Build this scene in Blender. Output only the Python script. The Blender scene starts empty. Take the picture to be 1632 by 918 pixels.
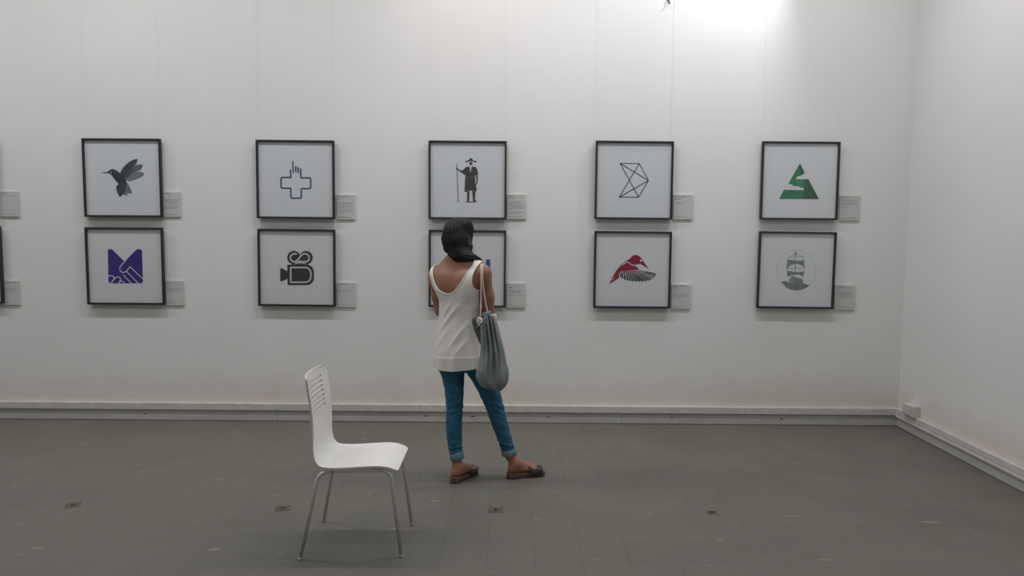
import bpy, bmesh, math, random
import numpy as np
from mathutils import Matrix, Vector
from mathutils.geometry import tessellate_polygon

random.seed(7)
scene = bpy.context.scene
COL = scene.collection
PI = math.pi

# ------------------------------------------------------------------ camera
CAM_H = 1.6
PITCH, YAW, ROLL = math.radians(4.7543), math.radians(0.2526), math.radians(0.5138)
fw = Vector((math.sin(YAW) * math.cos(PITCH), math.cos(YAW) * math.cos(PITCH), -math.sin(PITCH)))
rt0 = Vector((math.cos(YAW), -math.sin(YAW), 0))
up0 = rt0.cross(fw)
rt = math.cos(ROLL) * rt0 + math.sin(ROLL) * up0
up = -math.sin(ROLL) * rt0 + math.cos(ROLL) * up0
cam_d = bpy.data.cameras.new('camera')
cam_d.sensor_width = 36.0
cam_d.lens = 1248.6 / 1632 * 36
cam = bpy.data.objects.new('camera', cam_d)
M = Matrix.Identity(4)
for i in range(3):
    M[i][0], M[i][1], M[i][2] = rt[i], up[i], -fw[i]
M[2][3] = CAM_H
cam.matrix_world = M
COL.objects.link(cam)
scene.camera = cam

# ------------------------------------------------------------------ world, lamps, exposure
scene.view_settings.view_transform = 'Standard'
scene.view_settings.look = 'None'
scene.view_settings.gamma = 1.0
scene.view_settings.use_curve_mapping = False
scene.view_settings.exposure = -0.08
w = bpy.data.worlds.new('world')
scene.world = w
w.use_nodes = True
w.node_tree.nodes['Background'].inputs[0].default_value = (0.5, 0.5, 0.5, 1)
w.node_tree.nodes['Background'].inputs[1].default_value = 0.05


def area(name, loc, sx, sy, power, col=(1, 1, 1), aim=(0, 0, -1)):
    l = bpy.data.lights.new(name, 'AREA')
    l.shape = 'RECTANGLE'
    l.size, l.size_y, l.energy, l.color = sx, sy, power, col
    o = bpy.data.objects.new(name, l)
    o.location = loc
    o.rotation_euler = Vector(aim).to_track_quat('-Z', 'Y').to_euler()
    COL.objects.link(o)
    return o


def spot(name, loc, target, power, col, cone, blend, radius):
    l = bpy.data.lights.new(name, 'SPOT')
    l.energy, l.color, l.spot_size, l.spot_blend, l.shadow_soft_size = power, col, math.radians(cone), blend, radius
    o = bpy.data.objects.new(name, l)
    o.location = loc
    o.rotation_euler = (Vector(target) - Vector(loc)).to_track_quat('-Z', 'Y').to_euler()
    COL.objects.link(o)
    return o


WALL_Y = 6.19
WALL_X = 3.144
CEIL = 4.5
# fluorescent ceiling battens: one row near the picture wall, two rows over the room
for i, x in enumerate((-5.4, -2.9, -0.4, 1.9)):
    area('batten_wall_row', (x, 4.75, CEIL - 0.12), 1.5, 0.16, 36, (0.985, 0.975, 1.0))
for y, pw in ((2.3, 20), (-1.0, 8)):
    for x in (-4.6, -1.6, 1.4):
        area('batten_room_row', (x, y, CEIL - 0.12), 1.5, 0.16, pw, (0.985, 0.975, 1.0))
# track spots washing the top of the picture wall
spot('track_spot_cool', (1.95, 5.72, 4.05), (1.45, 6.19, 3.25), 60, (0.93, 0.95, 1.0), 95, 0.75, 0.06)
spot('track_spot_warm', (-0.25, 5.60, 4.15), (-0.15, 6.19, 3.2), 18, (1.0, 0.93, 0.85), 100, 1.0, 0.05)
spot('track_spot_mid', (0.75, 5.60, 4.15), (0.75, 6.19, 3.2), 14, (0.93, 0.95, 1.0), 100, 1.0, 0.05)

# ------------------------------------------------------------------ helpers


def lin(c):
    """sRGB 0-255 to linear"""
    out = []
    for v in c:
        v = v / 255.0
        out.append(v / 12.92 if v <= 0.04045 else ((v + 0.055) / 1.055) ** 2.4)
    return out


def mat(name, col, rough=0.6, var=0.0, vscale=(8, 8, 8), bump=0.0, bscale=(60, 60, 60), bdist=0.002, metal=0.0,
        spec=0.5, col2=None, rnd=0.0, coat=0.0):
    m = bpy.data.materials.new(name)
    m.use_nodes = True
    nt = m.node_tree
    N, L = nt.nodes, nt.links
    b = N['Principled BSDF']
    b.inputs['Roughness'].default_value = rough
    b.inputs['Metallic'].default_value = metal
    b.inputs['Specular IOR Level'].default_value = spec
    b.inputs['Coat Weight'].default_value = coat
    b.inputs['Base Color'].default_value = (*col, 1)
    tc = N.new('ShaderNodeTexCoord')
    src = None
    if var > 0 or col2:
        mp = N.new('ShaderNodeMapping')
        mp.inputs['Scale'].default_value = vscale
        L.new(tc.outputs['Object'], mp.inputs[0])
        nz = N.new('ShaderNodeTexNoise')
        nz.inputs['Scale'].default_value = 1.0
        nz.inputs['Detail'].default_value = 5.0
        L.new(mp.outputs[0], nz.inputs['Vector'])
        r = N.new('ShaderNodeValToRGB')
        r.color_ramp.elements[0].position = 0.3
        r.color_ramp.elements[1].position = 0.7
        c2 = col2 if col2 else [min(1, c * (1 + var)) for c in col]
        c1 = col if col2 else [c * (1 - var) for c in col]
        r.color_ramp.elements[0].color = (*c1, 1)
        r.color_ramp.elements[1].color = (*c2, 1)
        L.new(nz.outputs['Fac'], r.inputs[0])
        src = r.outputs[0]
    if rnd > 0:
        oi = N.new('ShaderNodeObjectInfo')
        mr = N.new('ShaderNodeMapRange')
        mr.inputs['To Min'].default_value = 1 - rnd
        mr.inputs['To Max'].default_value = 1 + rnd
        L.new(oi.outputs['Random'], mr.inputs['Value'])
        mx = N.new('ShaderNodeVectorMath')
        mx.operation = 'SCALE'
        if src:
            L.new(src, mx.inputs[0])
        else:
            mx.inputs[0].default_value = col
        L.new(mr.outputs[0], mx.inputs['Scale'])
        src = mx.outputs[0]
    if src:
        L.new(src, b.inputs['Base Color'])
    if bump > 0:
        mp = N.new('ShaderNodeMapping')
        mp.inputs['Scale'].default_value = bscale
        L.new(tc.outputs['Object'], mp.inputs[0])
        nz = N.new('ShaderNodeTexNoise')
        nz.inputs['Scale'].default_value = 1.0
        nz.inputs['Detail'].default_value = 4.0
        L.new(mp.outputs[0], nz.inputs['Vector'])
        bp = N.new('ShaderNodeBump')
        bp.inputs['Strength'].default_value = bump
        bp.inputs['Distance'].default_value = bdist
        L.new(nz.outputs['Fac'], bp.inputs['Height'])
        L.new(bp.outputs[0], b.inputs['Normal'])
    return m


def link(o, parent=None):
    COL.objects.link(o)
    if parent:
        o.parent = parent
    return o


def mesh(name, verts, faces, m, parent=None, smooth=False, auto=None):
    me = bpy.data.meshes.new(name)
    me.from_pydata([tuple(v) for v in verts], [], [tuple(f) for f in faces])
    me.validate()
    me.update()
    if m:
        me.materials.append(m)
    if smooth:
        me.polygons.foreach_set('use_smooth', [True] * len(me.polygons))
    o = bpy.data.objects.new(name, me)
    link(o, parent)
    return o


def tag(o, label=None, cat=None, group=None, kind=None):
    if label:
        o['label'] = label
    if cat:
        o['category'] = cat
    if group:
        o['group'] = group
    if kind:
        o['kind'] = kind
    return o


def empty(name, loc, label=None, cat=None, group=None):
    o = bpy.data.objects.new(name, None)
    o.location = loc
    o.empty_display_size = 0.1
    link(o)
    return tag(o, label, cat, group)


class MB:
    """collects geometry for one mesh"""

    def __init__(s):
        s.v, s.f = [], []

    def add(s, v, f):
        n = len(s.v)
        s.v += [tuple(p) for p in v]
        s.f += [tuple(i + n for i in q) for q in f]
        return s

    def box(s, x0, x1, y0, y1, z0, z1):
        v = [(x0, y0, z0), (x1, y0, z0), (x1, y1, z0), (x0, y1, z0), (x0, y0, z1), (x1, y0, z1), (x1, y1, z1), (x0, y1, z1)]
        f = [(0, 3, 2, 1), (4, 5, 6, 7), (0, 1, 5, 4), (1, 2, 6, 5), (2, 3, 7, 6), (3, 0, 4, 7)]
        return s.add(v, f)

    def tube(s, pts, r, n=10, cap=True, closed=False):
        pts = [Vector(p) for p in pts]
        k = len(pts)
        rs = r if isinstance(r, (list, tuple)) else [r] * k
        rings = []
        nrm = None
        for i, p in enumerate(pts):
            if closed:
                t = pts[(i + 1) % k] - pts[i - 1]
            else:
                t = pts[min(i + 1, k - 1)] - pts[max(i - 1, 0)]
            t = t.normalized() if t.length > 1e-9 else Vector((0, 0, 1))
            if nrm is None:
                a = Vector((0, 0, 1)) if abs(t.z) < 0.9 else Vector((1, 0, 0))
                nrm = (a - t * a.dot(t)).normalized()
            else:
                nrm = nrm - t * nrm.dot(t)
                nrm = nrm.normalized() if nrm.length > 1e-6 else t.orthogonal().normalized()
            bn = t.cross(nrm)
            rings.append([p + (nrm * math.cos(2 * PI * j / n) + bn * math.sin(2 * PI * j / n)) * rs[i] for j in range(n)])
        v = [q for g in rings for q in g]
        f = []
        for i in range(k if closed else k - 1):
            i2 = (i + 1) % k
            for j in range(n):
                j2 = (j + 1) % n
                f.append((i * n + j, i * n + j2, i2 * n + j2, i2 * n + j))
        if cap and not closed:
            f.append(tuple(reversed(range(n))))
            f.append(tuple((k - 1) * n + j for j in range(n)))
        return s.add(v, f)

    def build(s, name, m, parent=None, smooth=False, bevel=0.0, seg=2):
        o = mesh(name, s.v, s.f, m, parent, smooth)
        if bevel > 0:
            bm = bmesh.new()
            bm.from_mesh(o.data)
            bmesh.ops.bevel(bm, geom=bm.edges[:], offset=bevel, segments=seg, affect='EDGES', profile=0.5)
            bm.to_mesh(o.data)
            bm.free()
        return o


def smooth_by_angle(o, deg=35):
    me = o.data
    me.polygons.foreach_set('use_smooth', [True] * len(me.polygons))
    me.set_sharp_from_angle(angle=math.radians(deg))


def spline(pts, n=8, closed=False):
    """Catmull-Rom through points (any dimension)"""
    P = [np.array(p, float) for p in pts]
    k = len(P)
    out = []
    for i in range(k if closed else k - 1):
        if closed:
            a, b, c, d = P[i - 1], P[i], P[(i + 1) % k], P[(i + 2) % k]
        else:
            a, b, c, d = P[max(i - 1, 0)], P[i], P[i + 1], P[min(i + 2, k - 1)]
        for j in range(n):
            t = j / n
            out.append(0.5 * (2 * b + (c - a) * t + (2 * a - 5 * b + 4 * c - d) * t * t + (3 * b - a - 3 * c + d) * t ** 3))
    if not closed:
        out.append(P[-1])
    return out


# ------------------------------------------------------------------ materials of the room
M_wall = mat('wall_plaster', (0.74, 0.735, 0.72), 0.85, var=0.025, vscale=(0.9, 0.9, 0.9), bump=0.12, bscale=(9, 9, 9), bdist=0.004, spec=0.2)
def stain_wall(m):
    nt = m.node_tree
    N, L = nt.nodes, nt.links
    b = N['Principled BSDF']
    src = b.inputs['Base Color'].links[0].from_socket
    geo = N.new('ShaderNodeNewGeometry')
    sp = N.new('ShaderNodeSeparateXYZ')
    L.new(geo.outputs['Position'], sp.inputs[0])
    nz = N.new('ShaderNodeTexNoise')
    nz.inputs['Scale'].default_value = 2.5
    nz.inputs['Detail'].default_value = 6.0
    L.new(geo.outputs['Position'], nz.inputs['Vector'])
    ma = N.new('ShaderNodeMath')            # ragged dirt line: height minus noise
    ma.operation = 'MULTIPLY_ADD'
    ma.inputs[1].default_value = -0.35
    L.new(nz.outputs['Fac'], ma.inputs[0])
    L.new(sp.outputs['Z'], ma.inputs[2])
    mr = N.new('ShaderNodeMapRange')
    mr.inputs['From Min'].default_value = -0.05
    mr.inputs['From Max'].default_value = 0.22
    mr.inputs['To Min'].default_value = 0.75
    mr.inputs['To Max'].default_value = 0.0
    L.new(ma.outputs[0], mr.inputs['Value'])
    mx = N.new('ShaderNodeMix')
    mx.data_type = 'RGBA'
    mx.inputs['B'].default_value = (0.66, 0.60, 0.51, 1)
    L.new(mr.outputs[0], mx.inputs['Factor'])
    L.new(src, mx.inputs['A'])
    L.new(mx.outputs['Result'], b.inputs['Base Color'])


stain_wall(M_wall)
M_ceil = mat('ceiling_paint', (0.75, 0.75, 0.74), 0.9)
M_trim = mat('skirting_paint', (0.50, 0.485, 0.45), 0.65, col2=(0.60, 0.585, 0.55), vscale=(14, 14, 40), bump=0.3, bscale=(50, 50, 120), bdist=0.002)
M_trim_low = mat('lower_skirting_paint', (0.42, 0.41, 0.38), 0.6, col2=(0.50, 0.49, 0.455), vscale=(3, 3, 30), bump=0.2, bscale=(20, 20, 80), bdist=0.002)
M_dark = mat('dark_gap', (0.015, 0.014, 0.013), 0.9)
M_conc = mat('floor_screed', (0.05, 0.047, 0.042), 0.8)


def floor_material():
    m = bpy.data.materials.new('vinyl_tile')
    m.use_nodes = True
    nt = m.node_tree
    N, L = nt.nodes, nt.links
    b = N['Principled BSDF']
    geo = N.new('ShaderNodeNewGeometry')

    def noise(scale, sc=(1, 1, 1), detail=4.0):
        mp = N.new('ShaderNodeMapping')
        mp.inputs['Scale'].default_value = sc
        L.new(geo.outputs['Position'], mp.inputs[0])
        n = N.new('ShaderNodeTexNoise')
        n.inputs['Scale'].default_value = scale
        n.inputs['Detail'].default_value = detail
        L.new(mp.outputs[0], n.inputs['Vector'])
        return n.outputs['Fac']

    def ramp(fac, p0, p1, c0, c1):
        r = N.new('ShaderNodeValToRGB')
        r.color_ramp.elements[0].position, r.color_ramp.elements[1].position = p0, p1
        r.color_ramp.elements[0].color, r.color_ramp.elements[1].color = (*c0, 1), (*c1, 1)
        L.new(fac, r.inputs[0])
        return r.outputs[0]

    base = ramp(noise(1.3), 0.3, 0.7, (0.131, 0.126, 0.104), (0.152, 0.146, 0.122))
    oi = N.new('ShaderNodeObjectInfo')
    mr = N.new('ShaderNodeMapRange')
    mr.inputs['To Min'].default_value, mr.inputs['To Max'].default_value = 0.985, 1.015
    L.new(oi.outputs['Random'], mr.inputs['Value'])
    sc = N.new('ShaderNodeVectorMath')
    sc.operation = 'SCALE'
    L.new(base, sc.inputs[0])
    L.new(mr.outputs[0], sc.inputs['Scale'])
    # pale scuffs: short marks, patchy
    s1 = ramp(noise(1.0, (8, 26, 1), 2.5), 0.66, 0.73, (0, 0, 0), (1, 1, 1))
    s2 = ramp(noise(1.0, (2.2, 3.1, 1), 2.0), 0.50, 0.60, (0, 0, 0), (1, 1, 1))
    mul = N.new('ShaderNodeMath')
    mul.operation = 'MULTIPLY'
    L.new(s1, mul.inputs[0])
    L.new(s2, mul.inputs[1])
    mul2 = N.new('ShaderNodeMath')
    mul2.operation = 'MULTIPLY'
    mul2.inputs[1].default_value = 0.5
    L.new(mul.outputs[0], mul2.inputs[0])
    mx = N.new('ShaderNodeMix')
    mx.data_type = 'RGBA'
    L.new(mul2.outputs[0], mx.inputs['Factor'])
    L.new(sc.outputs[0], mx.inputs['A'])
    mx.inputs['B'].default_value = (0.42, 0.40, 0.35, 1)
    L.new(mx.outputs['Result'], b.inputs['Base Color'])
    rr = ramp(noise(3.0), 0.3, 0.7, (0.46,) * 3, (0.62,) * 3)
    L.new(rr, b.inputs['Roughness'])
    b.inputs['Specular IOR Level'].default_value = 0.3
    bp = N.new('ShaderNodeBump')
    bp.inputs['Strength'].default_value = 0.12
    bp.inputs['Distance'].default_value = 0.003
    L.new(noise(28.0), bp.inputs['Height'])
    L.new(bp.outputs[0], b.inputs['Normal'])
    return m


M_tile = floor_material()

# ------------------------------------------------------------------ room shell
X0, Y0 = -7.5, -4.0
tag(MB().box(X0, WALL_X, WALL_Y, WALL_Y + 0.2, -0.1, CEIL).build('wall_back', M_wall), kind='structure')
tag(MB().box(WALL_X, WALL_X + 0.2, Y0, WALL_Y + 0.2, -0.1, CEIL).build('wall_right', M_wall), kind='structure')
tag(MB().box(X0 - 0.2, X0, Y0, WALL_Y + 0.2, -0.1, CEIL).build('wall_left', M_wall), kind='structure')
tag(MB().box(X0 - 0.2, WALL_X + 0.2, Y0 - 0.2, Y0, -0.1, CEIL).build('wall_rear', M_wall), kind='structure')
tag(MB().box(X0 - 0.2, WALL_X + 0.2, Y0 - 0.2, WALL_Y + 0.2, CEIL, CEIL + 0.1).build('ceiling', M_ceil), kind='structure')

# floor: screed with 9-inch vinyl tiles laid on it
floor = tag(MB().box(X0, WALL_X, Y0, WALL_Y, -0.1, -0.004).build('floor', M_conc), kind='structure')
TS, GAP = 0.2275, 0.0006
tile_me = None
cells = []
nx0 = int((X0 - 0.137) / TS)
for ix in range(nx0, 15):
    for iy in range(-34, 28):
        x0, y0 = 0.137 + ix * TS, 3.38 + iy * TS
        if x0 + TS > WALL_X or y0 + TS > WALL_Y + 0.1 or x0 < X0 or y0 < Y0:
            if not (y0 < WALL_Y and x0 < WALL_X and x0 + TS > X0 and y0 + TS > Y0):
                continue
        cx, cy = x0 + TS / 2, y0 + TS / 2
        inview = cy > 3.3 and abs(cx / cy) < 0.69 and cx < WALL_X
        cells.append((0 if inview else 1, cy, cx, x0, y0))
cells.sort()
rest = MB()
h = TS / 2 - GAP / 2
for k, (far, cy, cx, x0, y0) in enumerate(cells):
    x1, y1 = min(x0 + TS - GAP, WALL_X), min(y0 + TS - GAP, WALL_Y)
    full = x1 == x0 + TS - GAP and y1 == y0 + TS - GAP
    if far == 0 and k < 300 and full:
        if tile_me is None:
            o = MB().box(-h, h, -h, h, -0.004, 0.0).build('floor_tile', M_tile, floor)
            tile_me = o.data
        else:
            o = bpy.data.objects.new('floor_tile', tile_me)
            link(o, floor)
        o.location = (x0 + TS / 2 - GAP / 2, y0 + TS / 2 - GAP / 2, 0)
    else:
        rest.box(max(x0, X0), x1, max(y0, Y0), y1, -0.004, 0.0)
tag(rest.build('floor_tiles', M_tile, floor), kind='stuff')


# skirting: a lower board and a proud upper rail, in lengths butted end to end
def board(mb_name, p0, p1, axis, z0, z1, out, m, parent, bev=0.003):
    """a length of board along a wall; axis 'x' = back wall, 'y' = right wall"""
    g = 0.0006
    if axis == 'x':
        o = MB().box(p0 + g, p1 - g, WALL_Y - out, WALL_Y, z0, z1)
    else:
        o = MB().box(WALL_X - out, WALL_X, p0 + g, p1 - g, z0, z1)
    return o.build(mb_name, m, parent, bevel=bev)


bb = tag(board('baseboard_back', X0, WALL_X, 'x', 0.0, 0.05, 0.012, M_trim_low, None, 0.001), kind='structure')
for a, b_ in ((X0, -4.9), (-4.9, -1.842), (-1.842, 0.92), (0.92, WALL_X)):
    board('lower_board', a, b_, 'x', 0.003, 0.088, 0.020, M_trim_low, bb)
for a, b_ in ((X0, -3.615), (-3.615, -0.70), (-0.70, 1.9), (1.9, WALL_X)):
    board('top_rail', a, b_, 'x', 0.0885, 0.147, 0.034, M_trim, bb, 0.005)
for x, wd in ((-0.655, 0.012), (-0.28, 0.014), (0.33, 0.010), (-1.43, 0.008), (1.32, 0.009), (2.2, 0.012), (-2.9, 0.010)):
    mb = MB()
    n = 12
    mb.add([(x + wd * math.cos(2 * PI * j / n), WALL_Y - 0.0206, 0.052 + 0.0045 * math.sin(2 * PI * j / n + 0.4)) for j in range(n)], [tuple(range(n))])
    mb.build('screw_hole', M_dark, bb)
br = tag(board('baseboard_right', Y0, WALL_Y, 'y', 0.0, 0.05, 0.012, M_trim_low, None, 0.001), kind='structure')
for a, b_ in ((Y0, 1.2), (1.2, 4.2), (4.2, WALL_Y - 0.02)):
    board('lower_board', a, b_, 'y', 0.003, 0.078, 0.022, M_trim_low, br)
for a, b_ in ((Y0, 0.6), (0.6, 3.1), (3.1, WALL_Y - 0.03)):
    board('rail_lip', a, b_, 'y', 0.0785, 0.097, 0.040, M_trim, br, 0.004)
for a, b_ in ((Y0, 2.1), (2.1, WALL_Y - 0.03)):
    board('top_rail', a, b_, 'y', 0.0975, 0.147, 0.033, M_trim, br, 0.005)

# small cable box sitting on the right-hand rail
jb = empty('cable_box', (3.113, 5.93, 0.15), 'small off-white cable box on the skirting rail near the room corner', 'cable box')
o = MB().box(-0.028, 0.031, -0.075, 0.075, 0.004, 0.082).build('box_body', M_trim, jb, bevel=0.004)
o = MB().box(-0.034, -0.028, -0.070, 0.070, 0.006, 0.080).build('cover', M_trim, jb, bevel=0.002)
o = MB().box(-0.031, 0.031, -0.080, 0.078, -0.003, 0.004).build('base_plate', M_trim_low, jb)
for yy in (-0.055, 0.055):
    n = 10
    MB().add([(-0.0345, yy + 0.004 * math.cos(2 * PI * j / n), 0.043 + 0.004 * math.sin(2 * PI * j / n)) for j in range(n)], [tuple(range(n))]).build('screw', M_dark, jb)

# floor fixing plates
M_plate = mat('worn_plate', (0.055, 0.047, 0.032), 0.7, col2=(0.115, 0.103, 0.078), vscale=(40, 40, 40))
plates = [(-2.432, 4.288, 0.40, 'small worn square floor patch nearest the left edge'),
          (-1.249, 4.262, 0.25, 'small worn floor patch with dark hole just left of the white chair'),
          (-0.061, 4.259, 0.02, 'small square floor patch with dark hole in front of the standing visitor'),
          (1.146, 4.245, -0.1, 'faint round worn floor patch with dark hole, furthest right')]
for i, (x, y, a, lab) in enumerate(plates):
    e = empty('floor_fixing', (x, y, 0), lab, 'floor fixing', 'floor fixings in a row across the floor')
    e.rotation_euler.z = a
    sz = 0.040 if i < 3 else 0.028
    MB().box(-sz, sz, -sz, sz, 0.0002, 0.0016).build('plate', M_plate, e, bevel=0.0005, seg=1)
    n = 16
    mb = MB()
    ro, ri = 0.016, 0.011
    vs = []
    for j in range(n):
        c, s_ = math.cos(2 * PI * j / n), math.sin(2 * PI * j / n)
        vs += [(ro * c, ro * s_, 0.0016), (ro * c * 0.96, ro * s_ * 0.96, 0.004), (ri * c, ri * s_, 0.004), (ri * c, ri * s_, 0.0018)]
    fs = []
    for j in range(n):
        a0, b0 = j * 4, ((j + 1) % n) * 4
        for q in range(3):
            fs.append((a0 + q, b0 + q, b0 + q + 1, a0 + q + 1))
    mb.add(vs, fs).build('ring', M_plate, e)
    MB().add([(ri * math.cos(2 * PI * j / n), ri * math.sin(2 * PI * j / n), 0.0019) for j in range(n)], [tuple(range(n))]).build('hole', M_dark, e)

# small dark hook high on the wall
hk = empty('wall_hook', (1.21, WALL_Y, 3.30), 'small dark hook high on the back wall near the bright patch', 'hook')
MB().tube(spline([(0, 0, 0.03), (0, -0.012, 0.025), (0, -0.015, 0.0), (0.004, -0.022, -0.012), (0.006, -0.032, -0.004)], 5), 0.004, 8).build('hook_wire', M_dark, hk, True)
MB().box(-0.008, 0.008, -0.004, 0.0, 0.015, 0.05).build('hook_plate', M_dark, hk)

# ------------------------------------------------------------------ framed prints
M_frame = mat('black_frame', (0.018, 0.018, 0.019), 0.45, var=0.2, vscale=(60, 60, 60))
M_paper = mat('print_paper', (0.70, 0.72, 0.745), 0.7)
M_back = mat('backing_board', (0.30, 0.24, 0.17), 0.8)
M_nylon = mat('nylon_line', (0.85, 0.85, 0.85), 0.3)
M_card = mat('label_card', (0.53, 0.525, 0.51), 0.7)
M_txt = mat('label_text', (0.20, 0.20, 0.20), 0.8)
M_txtb = mat('label_heading', (0.08, 0.08, 0.08), 0.8)


def glass_material():
    m = bpy.data.materials.new('picture_glass')
    m.use_nodes = True
    nt = m.node_tree
    N, L = nt.nodes, nt.links
    N.remove(N['Principled BSDF'])
    out = N['Material Output']
    tr = N.new('ShaderNodeBsdfTransparent')
    tr.inputs[0].default_value = (0.99, 0.995, 0.995, 1)
    gl = N.new('ShaderNodeBsdfGlossy')
    gl.inputs['Roughness'].default_value = 0.06
    geo = N.new('ShaderNodeNewGeometry')
    dt = N.new('ShaderNodeVectorMath')
    dt.operation = 'DOT_PRODUCT'
    L.new(geo.outputs['Normal'], dt.inputs[0])
    L.new(geo.outputs['Incoming'], dt.inputs[1])

    def mth(op, a_, b_=None):
        n = N.new('ShaderNodeMath')
        n.operation = op
        for i_, x in enumerate((a_, b_)):
            if x is None:
                continue
            if isinstance(x, (int, float)):
                n.inputs[i_].default_value = x
            else:
                L.new(x, n.inputs[i_])
        return n.outputs[0]
    # Schlick reflectance of a thin pane, same from both sides
    fac = mth('MULTIPLY_ADD', mth('POWER', mth('SUBTRACT', 1.0, mth('ABSOLUTE', dt.outputs['Value'])), 5.0), 0.96)
    fac.node.inputs[2].default_value = 0.035
    mx = N.new('ShaderNodeMixShader')
    L.new(fac, mx.inputs[0])
    L.new(tr.outputs[0], mx.inputs[1])
    L.new(gl.outputs[0], mx.inputs[2])
    L.new(mx.outputs[0], out.inputs[0])
    return m


M_glass = glass_material()
INK = {}


def ink(c):
    c = tuple(c)
    if c not in INK:
        INK[c] = mat('ink_%d_%d_%d' % c, lin(c), 0.7, spec=0.3)
    return INK[c]


PAPER = 'paper'
S = 0.606
DEPTH = 0.030


class Art:
    """flat print drawn in sketch coordinates; corners map the sketch square on the sheet"""

    def __init__(s, corners):
        s.c = [np.array(p, float) for p in corners]
        s.layers = []

    def m(s, p):
        TL, TR, BL, BR = s.c
        u, v = 0.5, 0.5
        for _ in range(6):
            q = TL * (1 - u) * (1 - v) + TR * u * (1 - v) + BL * (1 - u) * v + BR * u * v
            du = (TR - TL) * (1 - v) + (BR - BL) * v
            dv = (BL - TL) * (1 - u) + (BR - TR) * u
            d = np.linalg.solve(np.stack([du, dv], 1), np.array(p, float) - q)
            u, v = u + d[0], v + d[1]
        return ((u - 0.5) * S, (0.5 - v) * S)

    def poly(s, pts, col, smooth=0, name='shape'):
        if smooth:
            pts = spline(pts, smooth, True)
        s.layers.append(('poly', [s.m(p) for p in pts], col, name))

    def stroke(s, pts, wd, col, smooth=0, closed=False, name='line'):
        if smooth:
            pts = spline(pts, smooth, closed)
        s.layers.append(('stroke', [s.m(p) for p in pts], (wd * S / 760, closed, col), name))

    def disc(s, c, r, col, name='dot'):
        s.poly([(c[0] + r * math.cos(2 * PI * i / 28), c[1] + r * math.sin(2 * PI * i / 28)) for i in range(28)], col, 0, name)

    def build(s, parent, y):
        for i, (kind, pts, a, name) in enumerate(s.layers):
            yy = y - 0.00006 * (i + 1)
            mb = MB()
            if kind == 'poly':
                col = a
                vs = [Vector((p[0], yy, p[1])) for p in pts]
                tris = tessellate_polygon([vs])
                fs = []
                for t in tris:
                    n = (vs[t[1]] - vs[t[0]]).cross(vs[t[2]] - vs[t[0]])
                    fs.append(t if n.y < 0 else t[::-1])
                mb.add(vs, fs)
            else:
                wd, closed, col = a
                r = wd / 2
                P = [np.array(p) for p in pts]
                P = [p for j, p in enumerate(P) if j == 0 or np.linalg.norm(p - P[j - 1]) > 1e-7]
                k = len(P)
                lf, rg = [], []
                for j in range(k):
                    d0 = P[j] - P[j - 1] if (j > 0 or closed) else P[1] - P[0]
                    d1 = P[(j + 1) % k] - P[j] if (j < k - 1 or closed) else P[-1] - P[-2]
                    d0, d1 = d0 / np.linalg.norm(d0), d1 / np.linalg.norm(d1)
                    n0, n1 = np.array([-d0[1], d0[0]]), np.array([-d1[1], d1[0]])
                    mt = n0 + n1
                    mt = mt / max(np.linalg.norm(mt), 1e-6)
                    mt = mt * r / max(0.5, mt @ n0)
                    lf.append(P[j] + mt)
                    rg.append(P[j] - mt)
                V_ = [(p[0], yy, p[1]) for p in lf + rg]
                F_ = [(j, k + j, k + (j + 1) % k, (j + 1) % k) for j in range(k if closed else k - 1)]
                mb.add(V_, F_)
                if not closed:
                    for c, d in ((P[0], P[0] - P[1]), (P[-1], P[-1] - P[-2])):
                        d = d / np.linalg.norm(d)
                        n = np.array([-d[1], d[0]])
                        cap = [c + r * (math.cos(t) * n + math.sin(t) * d) for t in np.linspace(0, PI, 8)]
                        mb.add([(q[0], yy, q[1]) for q in cap], [tuple(range(8))])
            mb.build(name, M_paper if col == PAPER else ink(col), parent)


def rpoly(pts, rad, n=6):
    """polygon with rounded corners"""
    P = [np.array(p, float) for p in pts]
    out = []
    k = len(P)
    rs = rad if isinstance(rad, (list, tuple)) else [rad] * k
    for i in range(k):
        a, b, c = P[i - 1], P[i], P[(i + 1) % k]
        u, v = a - b, c - b
        lu, lv = np.linalg.norm(u), np.linalg.norm(v)
        r = min(rs[i], lu * 0.5, lv * 0.5)
        p, q = b + u / lu * r, b + v / lv * r
        for j in range(n + 1):
            t = j / n
            out.append((1 - t) ** 2 * p + 2 * t * (1 - t) * b + t * t * q)
    return out


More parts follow.
